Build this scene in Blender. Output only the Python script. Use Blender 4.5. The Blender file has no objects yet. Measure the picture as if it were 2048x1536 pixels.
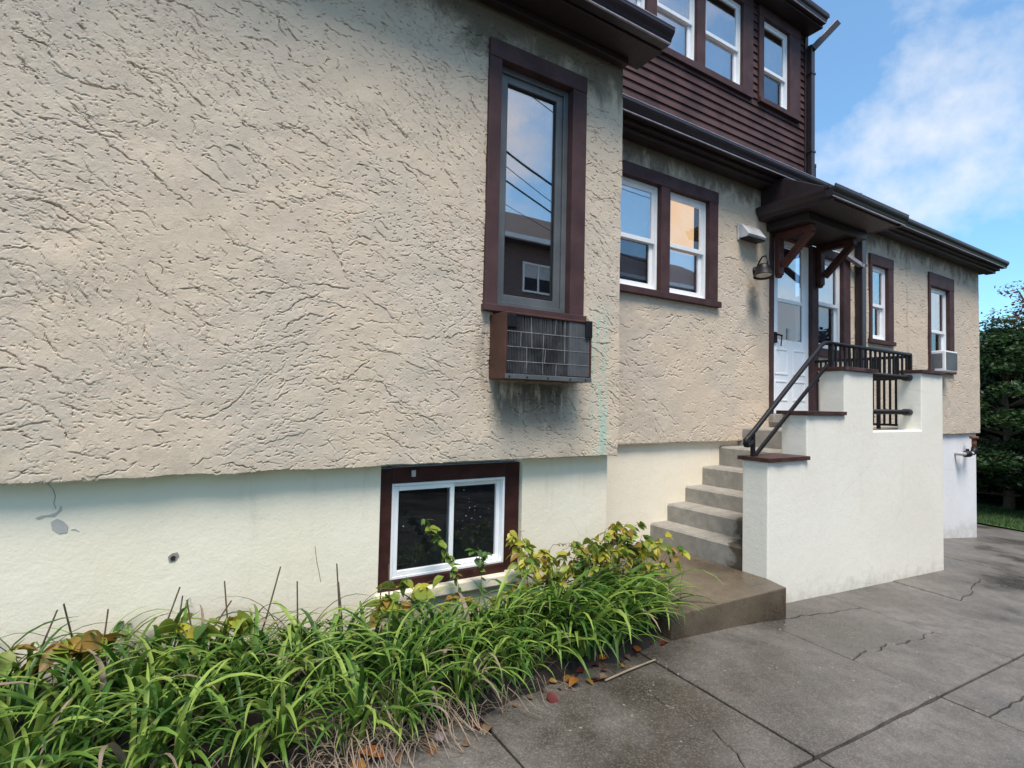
import bpy, math, random
import numpy as np
from mathutils import Matrix, Vector
# ---------------------------------------------------------------- camera, sky, sun, exposure
sc = bpy.context.scene
C = sc.collection
F_PX = 1080.507
R_ = Vector((0.84717, -0.53088, 0.02091)); U_ = Vector((-0.03687, -0.01948, 0.99913)); V_ = Vector((0.53001, 0.84722, 0.03608))
cam = bpy.data.cameras.new('camera'); cam.sensor_width = 36; cam.lens = F_PX / 2048 * 36
cam.clip_start = 0.05; cam.clip_end = 3000
co = bpy.data.objects.new('camera', cam); C.objects.link(co)
Vn = V_.normalized(); Rn = (R_ - Vn * R_.dot(Vn)).normalized(); Un = Rn.cross(Vn)
co.matrix_world = Matrix(((Rn.x, Un.x, -Vn.x, 0), (Rn.y, Un.y, -Vn.y, 0), (Rn.z, Un.z, -Vn.z, 0), (0, 0, 0, 1)))
sc.camera = co
SUN_ELEV, SUN_AZ = 63, 205      # sun above and behind the camera, veiled by cloud
sun = bpy.data.lights.new('sun', 'SUN'); sun.energy = 2.5; sun.angle = math.radians(25); sun.color = (1, .90, .79)
so = bpy.data.objects.new('sun', sun); C.objects.link(so)
az = math.radians(SUN_AZ); el = math.radians(SUN_ELEV)
sd = Vector((math.sin(az) * math.cos(el), math.cos(az) * math.cos(el), math.sin(el)))
so.rotation_euler = sd.to_track_quat('Z', 'Y').to_euler()
wd = bpy.data.worlds.new('World'); sc.world = wd; wd.use_nodes = True
wt = wd.node_tree; wt.nodes.clear()
def wn(t): return wt.nodes.new(t)
sky = wn('ShaderNodeTexSky'); sky.sky_type = 'NISHITA'; sky.sun_disc = False
sky.sun_elevation = el; sky.sun_rotation = az; sky.air_density = 1.0; sky.dust_density = .6; sky.ozone_density = 2.0
tc = wn('ShaderNodeTexCoord'); mp = wn('ShaderNodeMapping'); mp.inputs['Scale'].default_value = (1, 1, 1.15); mp.inputs['Location'].default_value = (20.85, 10.65, 7.95)
wt.links.new(tc.outputs['Generated'], mp.inputs['Vector'])
nz = wn('ShaderNodeTexNoise'); nz.inputs['Scale'].default_value = 3.3; nz.inputs['Detail'].default_value = 7; nz.inputs['Roughness'].default_value = .56; nz.inputs['Distortion'].default_value = .08
wt.links.new(mp.outputs['Vector'], nz.inputs['Vector'])
cr = wn('ShaderNodeValToRGB'); cr.color_ramp.elements[0].position = .485; cr.color_ramp.elements[1].position = .68; cr.color_ramp.elements[0].color = (.08, .08, .08, 1)
wt.links.new(nz.outputs['Fac'], cr.inputs['Fac'])
skm = wn('ShaderNodeMix'); skm.data_type = 'RGBA'; skm.blend_type = 'MULTIPLY'; skm.inputs['Factor'].default_value = 1
wt.links.new(sky.outputs['Color'], skm.inputs['A']); skm.inputs['B'].default_value = (.70, 1.12, 1.24, 1)
mx = wn('ShaderNodeMix'); mx.data_type = 'RGBA'
wt.links.new(cr.outputs['Color'], mx.inputs['Factor']); wt.links.new(skm.outputs['Result'], mx.inputs['A']); mx.inputs['B'].default_value = (5.0, 5.05, 5.2, 1)
bg = wn('ShaderNodeBackground'); bg.inputs['Strength'].default_value = .10
wt.links.new(mx.outputs['Result'], bg.inputs['Color'])
wo = wn('ShaderNodeOutputWorld'); wt.links.new(bg.outputs['Background'], wo.inputs['Surface'])
vs = sc.view_settings; vs.view_transform = 'Standard'; vs.look = 'None'; vs.gamma = 1; vs.use_curve_mapping = False
vs.exposure = 1.02
# ---------------------------------------------------------------- helpers
rng = np.random.default_rng(7); rnd = random.Random(5)
class NB:
    """small node builder for procedural materials"""
    def __init__(s, name):
        s.m = bpy.data.materials.new(name); s.m.use_nodes = True
        s.t = s.m.node_tree; s.t.nodes.clear(); s._c = None
    def n(s, typ, **kw):
        nd = s.t.nodes.new('ShaderNode' + typ)
        for k, v in kw.items():
            if k.startswith('_'): setattr(nd, k[1:], v)
            else: s.put(nd.inputs[k.replace('0', ' ') if k.replace('0', ' ') in nd.inputs else k], v)
        return nd
    def put(s, inp, v):
        if isinstance(v, bpy.types.NodeSocket): s.t.links.new(v, inp)
        elif inp.type == 'RGBA' and not isinstance(v, (int, float)): inp.default_value = (*v[:3], 1)
        else: inp.default_value = v
    @property
    def co(s):
        if s._c is None: s._c = s.n('NewGeometry').outputs['Position']
        return s._c
    def xyz(s):
        p = s.n('SeparateXYZ', Vector=s.co); return p.outputs[0], p.outputs[1], p.outputs[2]
    def scaled(s, sc3, vec=None):
        return s.n('Mapping', Vector=vec or s.co, Scale=sc3).outputs[0]
    def noise(s, scale, detail=4, rough=.55, vec=None, dist=0):
        return s.n('TexNoise', Vector=vec or s.co, Scale=scale, Detail=detail, Roughness=rough, Distortion=dist).outputs['Fac']
    def voro(s, scale, vec=None, feature='F1'):
        return s.n('TexVoronoi', _feature=feature, Vector=vec or s.co, Scale=scale).outputs['Distance']
    def mr(s, v, a, b, c=0., d=1., smooth=True):
        nd = s.t.nodes.new('ShaderNodeMapRange'); nd.interpolation_type = 'SMOOTHSTEP' if smooth else 'LINEAR'
        for i, x in enumerate((v, a, b, c, d)): s.put(nd.inputs[i], x)
        return nd.outputs[0]
    def math(s, op, a, b=0.):
        nd = s.t.nodes.new('ShaderNodeMath'); nd.operation = op; s.put(nd.inputs[0], a); s.put(nd.inputs[1], b); return nd.outputs[0]
    def mul(s, *a):
        r = a[0]
        for b in a[1:]: r = s.math('MULTIPLY', r, b)
        return r
    def mix(s, f, a, b, blend='MIX'):
        nd = s.t.nodes.new('ShaderNodeMix'); nd.data_type = 'RGBA'; nd.blend_type = blend
        s.put(nd.inputs['Factor'], f); s.put(nd.inputs['A'], a); s.put(nd.inputs['B'], b); return nd.outputs['Result']
    def bump(s, h, strength=.3, dist=.01):
        return s.n('Bump', Strength=strength, Distance=dist, Height=h).outputs[0]
    def out(s, base, rough=.6, normal=None, spec=.5, metal=0., coat=0., trans=0.):
        p = s.t.nodes.new('ShaderNodeBsdfPrincipled')
        s.put(p.inputs['Base Color'], base); s.put(p.inputs['Roughness'], rough); s.put(p.inputs['Specular IOR Level'], spec); s.put(p.inputs['Metallic'], metal)
        if coat: p.inputs['Coat Weight'].default_value = coat; p.inputs['Coat Roughness'].default_value = .15
        if normal is not None: s.t.links.new(normal, p.inputs['Normal'])
        o = s.t.nodes.new('ShaderNodeOutputMaterial'); sh = p.outputs[0]
        if trans:
            tr = s.n('BsdfTranslucent', Color=base); ms = s.t.nodes.new('ShaderNodeMixShader'); ms.inputs[0].default_value = trans
            s.t.links.new(sh, ms.inputs[1]); s.t.links.new(tr.outputs[0], ms.inputs[2]); sh = ms.outputs[0]
        s.t.links.new(sh, o.inputs['Surface']); return s.m

def paint(name, col, rough=.5, var=.12, grime=.25, dirt=(.05, .045, .04), scale=6, bumps=.15, spec=.5):
    b = NB(name)
    f = b.noise(scale, 5); f2 = b.noise(scale * 9, 4, .7)
    c = b.mix(b.mr(f, .3, .7), [x * (1 - var) for x in col], [min(1, x * (1 + var)) for x in col])
    c = b.mix(b.mul(b.mr(f2, .58, .75), grime), c, dirt)
    return b.out(c, b.mr(f2, .3, .7, rough * .8, min(1, rough * 1.2)), b.bump(f2, bumps, .003), spec)

def stucco_mat():
    b = NB('stucco'); x, y, z = b.xyz()
    n1 = b.noise(.9, 5, .6); n2 = b.noise(30, 5, .7); n3 = b.noise(5, 6, .65)
    c = b.mix(b.mr(n1, .35, .65), (.585, .475, .365), (.52, .445, .365))
    c = b.mix(b.mr(n3, .35, .7, 0, .45), c, (.62, .515, .395))
    c = b.mix(b.mr(n2, .5, .75, 0, .35), c, (.30, .25, .19))
    # patchy mildew below the eaves, with the eave shade painted in towards the top
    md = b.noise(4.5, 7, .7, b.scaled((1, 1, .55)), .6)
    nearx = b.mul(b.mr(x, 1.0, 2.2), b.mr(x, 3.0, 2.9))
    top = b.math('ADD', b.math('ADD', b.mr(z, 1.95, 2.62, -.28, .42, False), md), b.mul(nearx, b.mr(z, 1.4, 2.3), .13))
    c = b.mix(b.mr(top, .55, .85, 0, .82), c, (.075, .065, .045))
    # run-off below the lowest inches
    lo = b.math('ADD', b.mr(z, -.38, -.2, .18, -.2, False), b.noise(7, 5, .7))
    c = b.mix(b.mr(lo, .55, .8, 0, .35), c, (.22, .19, .15))
    # copper-green streak beside the corner of the near block
    st = b.noise(6, 5, .6, b.scaled((3.5, 1, .35)))
    gx = b.mul(b.mr(x, 2.50, 2.60), b.mr(x, 2.76, 2.66), b.mr(z, .85, .55), b.mr(st, .40, .62))
    c = b.mix(b.mul(gx, .75), c, (.33, .50, .42))
    # black drips below the window air conditioner
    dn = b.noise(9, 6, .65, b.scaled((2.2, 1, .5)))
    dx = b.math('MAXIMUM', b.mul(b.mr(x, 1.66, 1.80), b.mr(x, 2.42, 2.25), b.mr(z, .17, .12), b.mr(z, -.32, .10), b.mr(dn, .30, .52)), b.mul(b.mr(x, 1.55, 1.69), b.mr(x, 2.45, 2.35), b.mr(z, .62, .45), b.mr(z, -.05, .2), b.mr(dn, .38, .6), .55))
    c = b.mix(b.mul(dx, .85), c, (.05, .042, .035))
    # rusty stain below lamp and vent on the wing
    lx = b.mul(b.mr(x, 5.48, 5.62), b.mr(x, 5.86, 5.70), b.mr(z, 1.6, 1.45), b.mr(z, .85, 1.4), b.mr(b.noise(8, 5, .6), .3, .6))
    c = b.mix(b.mul(lx, .6), c, (.16, .125, .08))
    # thin vertical stain lines of old wire staples
    wx = b.mul(b.mr(b.math('ABSOLUTE', b.math('SUBTRACT', x, b.mr(b.noise(3, 2, .5), 0, 1, 9.50, 9.62, False))), .05, .0), b.mr(dn, .42, .6))
    c = b.mix(b.mul(wx, .4), c, (.16, .12, .09))
    return b.out(c, .85, b.bump(b.math('ADD', b.noise(150, 4, .75), b.math('MULTIPLY', b.noise(40, 4, .7), 1.2)), .55, .005), .25)

def plaster_mat(name, c0, c1, dirt=.35):
    b = NB(name); x, y, z = b.xyz()
    n1 = b.noise(1.3, 4, .5); n2 = b.noise(16, 6, .7); n3 = b.noise(3, 6, .7, b.scaled((2.5, 2.5, .35)))
    c = b.mix(b.mr(n1, .3, .7), c0, c1)
    c = b.mix(b.mr(n2, .55, .8, 0, .14), c, (.40, .36, .27))
    c = b.mix(b.mr(n3, .56, .76, 0, dirt * .7), c, (.40, .36, .27))
    hz = b.math('ADD', z, b.math('MULTIPLY', x, .0568))        # height above the sloping drive
    sp = b.math('ADD', b.mr(hz, -1.36, -1.05, .30, -.25, False), b.noise(9, 6, .7))
    c = b.mix(b.mr(sp, .50, .95, 0, .42), c, (.33, .29, .225))      # splashed soil
    ck = b.mul(b.mr(b.n('TexVoronoi', _feature='DISTANCE_TO_EDGE', Vector=b.n('Mapping', Vector=b.n('VectorMath', Vector=b.co).outputs[0] if 0 else b.co, Scale=(1.1, 1.1, .8)).outputs[0], Scale=1.0).outputs['Distance'], .0035, .0), b.mr(b.noise(1.7, 3), .52, .62))
    c = b.mix(b.mul(ck, .35), c, (.30, .27, .21))                  # hairline cracks
    h = b.math('ADD', b.math('MULTIPLY', b.noise(70, 4, .7), .6), b.math('ADD', b.noise(9, 3, .5), b.math('MULTIPLY', b.noise(26, 3, .6), .6)))
    return b.out(c, .66, b.bump(h, .45, .006), .3)

def concrete_mat(name, c0, c1, wet, rough0, rough1, specks=True, wetness=(.42, .58), agg=0., stain=None):
    b = NB(name)
    n1 = b.noise(1.1, 6, .6); n2 = b.noise(9, 6, .7); n3 = b.noise(70, 4, .75)
    w = b.mr(b.math('ADD', n1, b.math('MULTIPLY', b.math('SUBTRACT', n2, .5), .35)), *wetness)
    if stain:      # water standing along the side wall of the steps
        ys = b.mr(b.xyz()[1], stain[0], stain[1], -.26, .17, False)
        w = b.mr(b.math('ADD', ys, b.noise(2.6, 4, .55)), .50, .60)
    c = b.mix(b.mr(n2, .3, .7), c0, c1)
    c = b.mix(b.mr(n3, .5, .75, 0, .4), c, [v * .55 for v in c0])
    c = b.mix(w, c, b.mix(b.mr(n2, .3, .7), wet, [v * 1.5 for v in wet]))
    if specks:
        v = b.voro(34); k = b.n('TexVoronoi', Vector=b.co, Scale=34).outputs['Color']
        kk = b.n('SeparateColor', Color=k).outputs[0]
        rr_ = b.mr(b.n('SeparateColor', Color=k).outputs[1], 0., 1., .03, .24, False)
        sp = b.mul(b.mr(b.math('SUBTRACT', v, rr_), .03, -.03), b.mr(kk, .72, .84), b.mr(b.noise(2.3, 3), .44, .66), .8)
        c = b.mix(sp, c, (.42, .38, .31))
    h = b.math('ADD', b.math('MULTIPLY', n3, .6), n2)
    if agg:
        ac_ = b.n('SeparateColor', Color=b.n('TexVoronoi', Vector=b.co, Scale=150).outputs['Color']).outputs[0]
        c = b.mix(b.mul(b.mr(ac_, .55, 1.), agg), c, (.36, .32, .26)); c = b.mix(b.mul(b.mr(ac_, .35, .0), agg), c, (.02, .017, .014))
        h = b.math('ADD', h, b.math('MULTIPLY', ac_, .8))
    return b.out(c, b.mix(w, [rough0] * 3, [rough1] * 3), b.bump(h, .35, .006), .5)

def glass_mat(name, refl=.55, tint=(.86, .9, 1.0), gloss=(1, 1, 1), dust=.0):
    b = NB(name)
    lw = b.math('POWER', b.n('LayerWeight', Blend=.5).outputs['Facing'], 4.)
    f = b.mr(lw, 0., 1., refl, 1., False)
    g = b.n('BsdfGlossy', Color=gloss, Roughness=.012, Normal=b.bump(b.noise(2.2, 2, .5), .05, .004))
    t = b.n('BsdfTransparent', Color=tint)
    ms = b.n('MixShader'); b.put(ms.inputs[0], f); b.t.links.new(t.outputs[0], ms.inputs[1]); b.t.links.new(g.outputs[0], ms.inputs[2]); sh = ms.outputs[0]
    if dust:
        v = b.voro(48); k = b.n('SeparateColor', Color=b.n('TexVoronoi', Vector=b.co, Scale=48).outputs['Color']).outputs[0]
        d = b.mul(b.mr(v, .26, .16), b.mr(k, .72, .8), b.mr(b.noise(5, 3), .5, .62), dust)
        df = b.n('BsdfDiffuse', Color=(.55, .6, .62)); m2 = b.n('MixShader'); b.put(m2.inputs[0], d)
        b.t.links.new(sh, m2.inputs[1]); b.t.links.new(df.outputs[0], m2.inputs[2]); sh = m2.outputs[0]
    o = b.t.nodes.new('ShaderNodeOutputMaterial'); b.t.links.new(sh, o.inputs['Surface']); return b.m

def leaf_mat(name, c0, c1, rough=.42, trans=.3, scale=9):
    b = NB(name)
    oi = b.n('ObjectInfo').outputs['Random']
    c = b.mix(b.mr(b.noise(scale, 3), .3, .7), c0, c1)
    c = b.mix(b.math('MULTIPLY', oi, .6), c, [v * .55 for v in c0])
    return b.out(c, rough, None, .4, trans=trans)

M = {}
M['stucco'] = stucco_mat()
M['cream'] = plaster_mat('foundation_paint', (.79, .705, .56), (.82, .75, .615))
M['cream_wall'] = plaster_mat('stoop_paint', (.765, .725, .635), (.80, .765, .68), .2)
M['white_base'] = plaster_mat('pale_foundation_paint', (.74, .74, .76), (.80, .80, .82), .25)
M['brown'] = paint('brown_trim_paint', (.064, .034, .035), .62, .22, .4, (.12, .085, .08), scale=5, bumps=.35, spec=.2)
M['siding'] = paint('brown_siding_paint', (.072, .038, .037), .65, .28, .4, (.12, .09, .085), scale=3, bumps=.4, spec=.2)
M['dark'] = paint('shaded_trim_paint', (.021, .011, .012), .5, .15, .2)  # trim brown again, darker copy with the eave shade in its colour
M['gutter'] = paint('dark_gutter_enamel', (.026, .017, .021), .35, .15, .15)
M['lip'] = paint('gutter_lip_glint', (.30, .27, .30), .35, .2, .3, scale=14)  # worn paint made paler to carry the glint of the wet gutter edge
M['oxblood'] = paint('oxblood_frame_paint', (.043, .014, .012), .55, .3, .35, scale=10, spec=.25)
M['redwood'] = paint('red_brown_stain', (.085, .021, .014), .5, .25, .35, scale=10)
M['maroon'] = paint('maroon_cap_paint', (.052, .019, .016), .5, .35, .5, (.30, .26, .2), scale=12)
M['white'] = paint('white_vinyl', (.80, .81, .83), .35, .04, .12, (.3, .3, .3))
M['door'] = paint('white_door_paint', (.88, .90, .93), .35, .03, .08, (.35, .35, .35))
M['alu'] = paint('grey_aluminium', (.095, .103, .11), .35, .2, .35, (.05, .05, .05), scale=4)
M['black'] = paint('black_iron_paint', (.010, .009, .011), .48, .2, .2, (.04, .025, .02), scale=14, spec=.3)
M['tread'] = concrete_mat('step_concrete', (.23, .215, .19), (.33, .31, .275), (.06, .05, .038), .75, .40, False, (.50, .60), stain=(3.35, 2.85))
M['slab'] = concrete_mat('driveway_concrete', (.098, .087, .076), (.178, .162, .143), (.036, .030, .024), .58, .24, True, (.40, .68), .20)
M['block'] = concrete_mat('wet_landing_concrete', (.105, .08, .052), (.16, .125, .085), (.045, .033, .021), .45, .22, False, (.36, .60), .12)
M['soil'] = concrete_mat('soil', (.020, .015, .011), (.034, .026, .019), (.012, .009, .007), .95, .8, False)
M['glass'] = glass_mat('window_glass', .42, gloss=(1.0, .90, .82))
M['glass_warm'] = glass_mat('clear_glass', .06, (1, 1, 1))
M['glass_dark'] = glass_mat('dark_glass', .035, (.6, .62, .64), dust=.6)
M['glass_dim'] = glass_mat('screened_glass', .14, (.55, .57, .62))
b_ = NB('warm_glow_backing'); em = b_.n('Emission', Color=b_.mix(b_.mr(b_.noise(3.5, 4), .3, .7), (1.0, .60, .26), (1.0, .70, .42)), Strength=.46); o_ = b_.t.nodes.new('ShaderNodeOutputMaterial'); b_.t.links.new(em.outputs[0], o_.inputs['Surface']); M['warm_glow'] = b_.m  # warm emission added behind one pane, in place of a mirrored warm sky
M['room'] = paint('dark_room', (.012, .012, .016), .9, .3, 0)
M['dim'] = paint('dim_room', (.055, .06, .068), .9, .3, 0)
M['curtain'] = paint('grey_curtain', (.40, .39, .42), .9, .25, .1, scale=3)
M['blind'] = paint('pale_blind', (.50, .50, .52), .9, .1, .1, scale=3)
M['roof'] = paint('roof_shingle', (.05, .045, .045), .9, .3, .3, scale=8, bumps=.6)
M['acbrown'] = paint('brown_steel_case', (.062, .022, .014), .45, .2, .3, scale=7)
M['fins'] = paint('dirty_aluminium_fins', (.065, .065, .07), .4, .6, .9, (.012, .012, .014), scale=5)
M['acdark'] = paint('dark_coil', (.015, .015, .018), .7, .3, .2)
M['acbar'] = paint('worn_grille_wire', (.26, .26, .27), .4, .3, .5, (.05, .05, .05), scale=20)
M['acgrey'] = paint('grey_grille', (.10, .105, .11), .5, .2, .25)
M['rust'] = paint('rusty_pipe', (.13, .055, .030), .7, .4, .4, scale=25)
M['galv'] = paint('galvanised_metal', (.45, .45, .47), .35, .2, .2)
M['chip'] = paint('bare_render', (.40, .39, .375), .8, .15, .2)
M['hole'] = paint('dark_hole', (.02, .015, .01), .9, .2, 0)
M['bulb'] = paint('frosted_lens', (.55, .52, .45), .3, .05, 0)
M['brick'] = None

def link(o, parent=None):
    C.objects.link(o)
    if parent is not None: o.parent = parent
    return o
def mesh_obj(name, v, f, mat, parent=None, smooth=False, bevel=0.):
    me = bpy.data.meshes.new(name); me.from_pydata([tuple(p) for p in v], [], [tuple(q) for q in f]); me.update()
    if mat: me.materials.append(M[mat] if isinstance(mat, str) else mat)
    if smooth: me.polygons.foreach_set('use_smooth', [True] * len(me.polygons))
    o = bpy.data.objects.new(name, me); link(o, parent)
    if bevel:
        bm = o.modifiers.new('bevel', 'BEVEL'); bm.width = bevel; bm.segments = 2; bm.limit_method = 'ANGLE'; bm.angle_limit = .6
    return o
def np_mesh(name, V, Q, mat, parent=None, smooth=False):
    """fast mesh from numpy vertices (n,3) and quads or triangles (m,k)"""
    me = bpy.data.meshes.new(name); k = Q.shape[1]
    me.vertices.add(len(V)); me.vertices.foreach_set('co', V.astype(np.float32).ravel())
    me.loops.add(Q.size); me.loops.foreach_set('vertex_index', Q.astype(np.int32).ravel())
    me.polygons.add(len(Q)); me.polygons.foreach_set('loop_start', np.arange(0, Q.size, k, dtype=np.int32)); me.polygons.foreach_set('loop_total', np.full(len(Q), k, np.int32))
    me.update(calc_edges=True); me.validate()
    me.polygons.foreach_set('use_smooth', [smooth] * len(me.polygons))
    if mat: me.materials.append(M[mat] if isinstance(mat, str) else mat)
    return link(bpy.data.objects.new(name, me), parent)
def tag(o, label, cat=None, group=None, kind=None):
    if label: o['label'] = label
    if cat: o['category'] = cat
    if group: o['group'] = group
    if kind: o['kind'] = kind
    return o
def thing(name, loc, label, cat, group=None):
    o = bpy.data.objects.new(name, None); o.empty_display_size = .1; o.location = loc; C.objects.link(o)
    return tag(o, label, cat, group)
class MB:
    """collects shapes, then builds them as one mesh; world coordinates, shifted by the origin of the parent"""
    def __init__(s): s.v = []; s.f = []
    def box(s, x0, x1, y0, y1, z0, z1):
        i = len(s.v); s.v += [(x, y, z) for x in (x0, x1) for y in (y0, y1) for z in (z0, z1)]
        s.f += [tuple(i + k for k in q) for q in ((0, 1, 3, 2), (4, 6, 7, 5), (0, 4, 5, 1), (2, 3, 7, 6), (0, 2, 6, 4), (1, 5, 7, 3))]; return s
    def prism(s, prof, a0, a1, axis='x'):
        """closed profile extruded; axis x: profile (y,z); axis y: profile (x,z); axis z: profile (x,y)"""
        i = len(s.v); n = len(prof)
        for a in (a0, a1):
            for p, q in prof: s.v.append({'x': (a, p, q), 'y': (p, a, q), 'z': (p, q, a)}[axis])
        s.f += [(i + k, i + (k + 1) % n, i + n + (k + 1) % n, i + n + k) for k in range(n)]
        s.f += [tuple(i + k for k in range(n))[::-1], tuple(i + n + k for k in range(n))]; return s
    def bar(s, p, q, w, h, up=(0, 0, 1)):
        p = Vector(p); q = Vector(q); d = (q - p).normalized(); u = Vector(up); r = d.cross(u)
        if r.length < 1e-4: r = d.cross(Vector((1, 0, 0)))
        r.normalize(); u = r.cross(d); i = len(s.v)
        for e in (p, q):
            for a, b in ((-1, -1), (1, -1), (1, 1), (-1, 1)): s.v.append(tuple(e + r * (a * w / 2) + u * (b * h / 2)))
        s.f += [(i, i + 3, i + 2, i + 1), (i + 4, i + 5, i + 6, i + 7)] + [(i + k, i + (k + 1) % 4, i + 4 + (k + 1) % 4, i + 4 + k) for k in range(4)]; return s
    def tube(s, pts, rad, n=10, cap=True):
        pts = [Vector(p) for p in pts]; i0 = len(s.v); m = len(pts)
        rads = rad if isinstance(rad, (list, tuple)) else [rad] * m
        ref = Vector((0, 0, 1)) if abs((pts[1] - pts[0]).normalized().z) < .9 else Vector((1, 0, 0))
        for k in range(m):
            d = ((pts[min(k + 1, m - 1)] - pts[max(k - 1, 0)])).normalized(); a = d.cross(ref)
            if a.length < 1e-3: a = d.cross(Vector((0, 1, 0)))
            a.normalize(); b = d.cross(a)
            for j in range(n):
                t = 2 * math.pi * j / n; s.v.append(tuple(pts[k] + (a * math.cos(t) + b * math.sin(t)) * rads[k]))
        for k in range(m - 1):
            for j in range(n): s.f.append((i0 + k * n + j, i0 + k * n + (j + 1) % n, i0 + (k + 1) * n + (j + 1) % n, i0 + (k + 1) * n + j))
        if cap: s.f += [tuple(i0 + j for j in range(n))[::-1], tuple(i0 + (m - 1) * n + j for j in range(n))]
        return s
    def lathe(s, prof, c, n=16, axis=(0, 0, 1)):
        """profile (r, h) turned about an axis through c"""
        ax = Vector(axis).normalized(); a = ax.cross(Vector((0, 1, 0)));
        if a.length < 1e-3: a = ax.cross(Vector((1, 0, 0)))
        a.normalize(); b = ax.cross(a); c = Vector(c); i0 = len(s.v); m = len(prof)
        for r, h in prof:
            for j in range(n):
                t = 2 * math.pi * j / n; s.v.append(tuple(c + ax * h + (a * math.cos(t) + b * math.sin(t)) * r))
        for k in range(m - 1):
            for j in range(n): s.f.append((i0 + k * n + j, i0 + k * n + (j + 1) % n, i0 + (k + 1) * n + (j + 1) % n, i0 + (k + 1) * n + j))
        return s
    def build(s, name, mat, parent=None, bevel=0., smooth=False):
        off = Vector((0, 0, 0)); q = parent
        while q is not None: off += q.location; q = q.parent
        v = [(x - off.x, y - off.y, z - off.z) for x, y, z in s.v]
        return mesh_obj(name, v, s.f, mat, parent, smooth, bevel)
def one(shape, args, name, mat, parent=None, bevel=0., smooth=False):
    m = MB(); getattr(m, shape)(*args); return m.build(name, mat, parent, bevel, smooth)

# ---------------------------------------------------------------- terrain
YN, YS = 3.0, 3.81           # faces of the near block and of the wing (camera at the origin, Y into the house, Z = 0 at eye level)
def g(x, y):
    x2 = min(max(x, -9.), 17.); y2 = min(max(y, -9.), 7.)
    return -1.591 - .0568 * (x2 - 4.307) - max(0, x2 - 7.4) * .045 + .03 * (y2 - 2.6)
gx = [-600, -200, -60, -25, -9, -5, -2, 1, 4, 7.4, 10, 13, 17, 22, 30, 60, 200, 600]; gy = [-600, -200, -60, -25, -9, -5, -1, 2, 4, 7, 10, 20, 60, 200, 600]
mesh_obj('ground', [(x, y, g(x, y) - .09) for x in gx for y in gy], [(i * len(gy) + j, (i + 1) * len(gy) + j, (i + 1) * len(gy) + j + 1, i * len(gy) + j + 1) for i in range(len(gx) - 1) for j in range(len(gy) - 1)], 'soil')['kind'] = 'structure'
# driveway: a bed with the poured slabs as pieces, cracked ones split along their cracks
dv = mesh_obj('driveway', [(x, y, g(x, y) - .055) for x in (-3.7, .5, 4, 7.4, 11, 15.9) for y in (-3.6, 0, 7.6)], [(i * 3 + j, (i + 1) * 3 + j, (i + 1) * 3 + j + 1, i * 3 + j + 1) for i in range(5) for j in range(2)], 'soil')
dv['kind'] = 'structure'
def jag(p, q, n, amp, seed):
    r = random.Random(seed); out = []; d = 0
    for i in range(n + 1):
        t = i / n; d = d * .6 + r.uniform(-1, 1) * amp
        e = d * math.sin(math.pi * t) ** .5 if 0 < t < 1 else 0
        ux, uy = q[0] - p[0], q[1] - p[1]; L = math.hypot(ux, uy)
        out.append((p[0] + ux * t - uy / L * e, p[1] + uy * t + ux / L * e))
    return out
slab_no = 0
def slab(poly, gap=.0):
    global slab_no; slab_no += 1
    dz = rnd.uniform(-.004, .003); n = len(poly)
    v = [(x, y, g(x, y) + dz) for x, y in poly] + [(x, y, g(x, y) - .08) for x, y in poly]
    f = [tuple(range(n))] + [(k, n + k, n + (k + 1) % n, (k + 1) % n) for k in range(n)]
    o = mesh_obj('slab', v, f, 'slab', dv)
    b = o.modifiers.new('bevel', 'BEVEL'); b.width = .005; b.segments = 1; b.limit_method = 'ANGLE'; b.angle_limit = .9
G = .0085
XJ = [-3.66, -2.44, -1.22, 0, 1.23, 2.455, 3.72, 4.92, 6.17, 7.4, 8.6, 9.85, 11.1, 12.3, 13.5, 14.7, 15.9]
YJ = [-3.55, -2.33, -1.11, .11, 1.335, 4.5, 7.6]
def rect(x0, x1, y0, y1): return [(x0 + G, y0 + G), (x1 - G, y0 + G), (x1 - G, y1 - G), (x0 + G, y1 - G)]
def dense(poly, amp=.004, step=.12):
    out = []
    for i, p in enumerate(poly):
        q = poly[(i + 1) % len(poly)]; n = max(1, int(math.hypot(q[0] - p[0], q[1] - p[1]) / step)) if abs(p[0]) < 9 and abs(q[0]) < 9 else 1
        for k in range(n): out.append((p[0] + (q[0] - p[0]) * k / n + rnd.uniform(-amp, amp) * (k > 0), p[1] + (q[1] - p[1]) * k / n + rnd.uniform(-amp, amp) * (k > 0)))
    return out
def off(path, d):
    r = []
    for i, (x, y) in enumerate(path):
        a = path[max(0, i - 1)]; b = path[min(len(path) - 1, i + 1)]; L = math.hypot(b[0] - a[0], b[1] - a[1])
        r.append((x - (b[1] - a[1]) / L * d, y + (b[0] - a[0]) / L * d))
    return r
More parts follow.
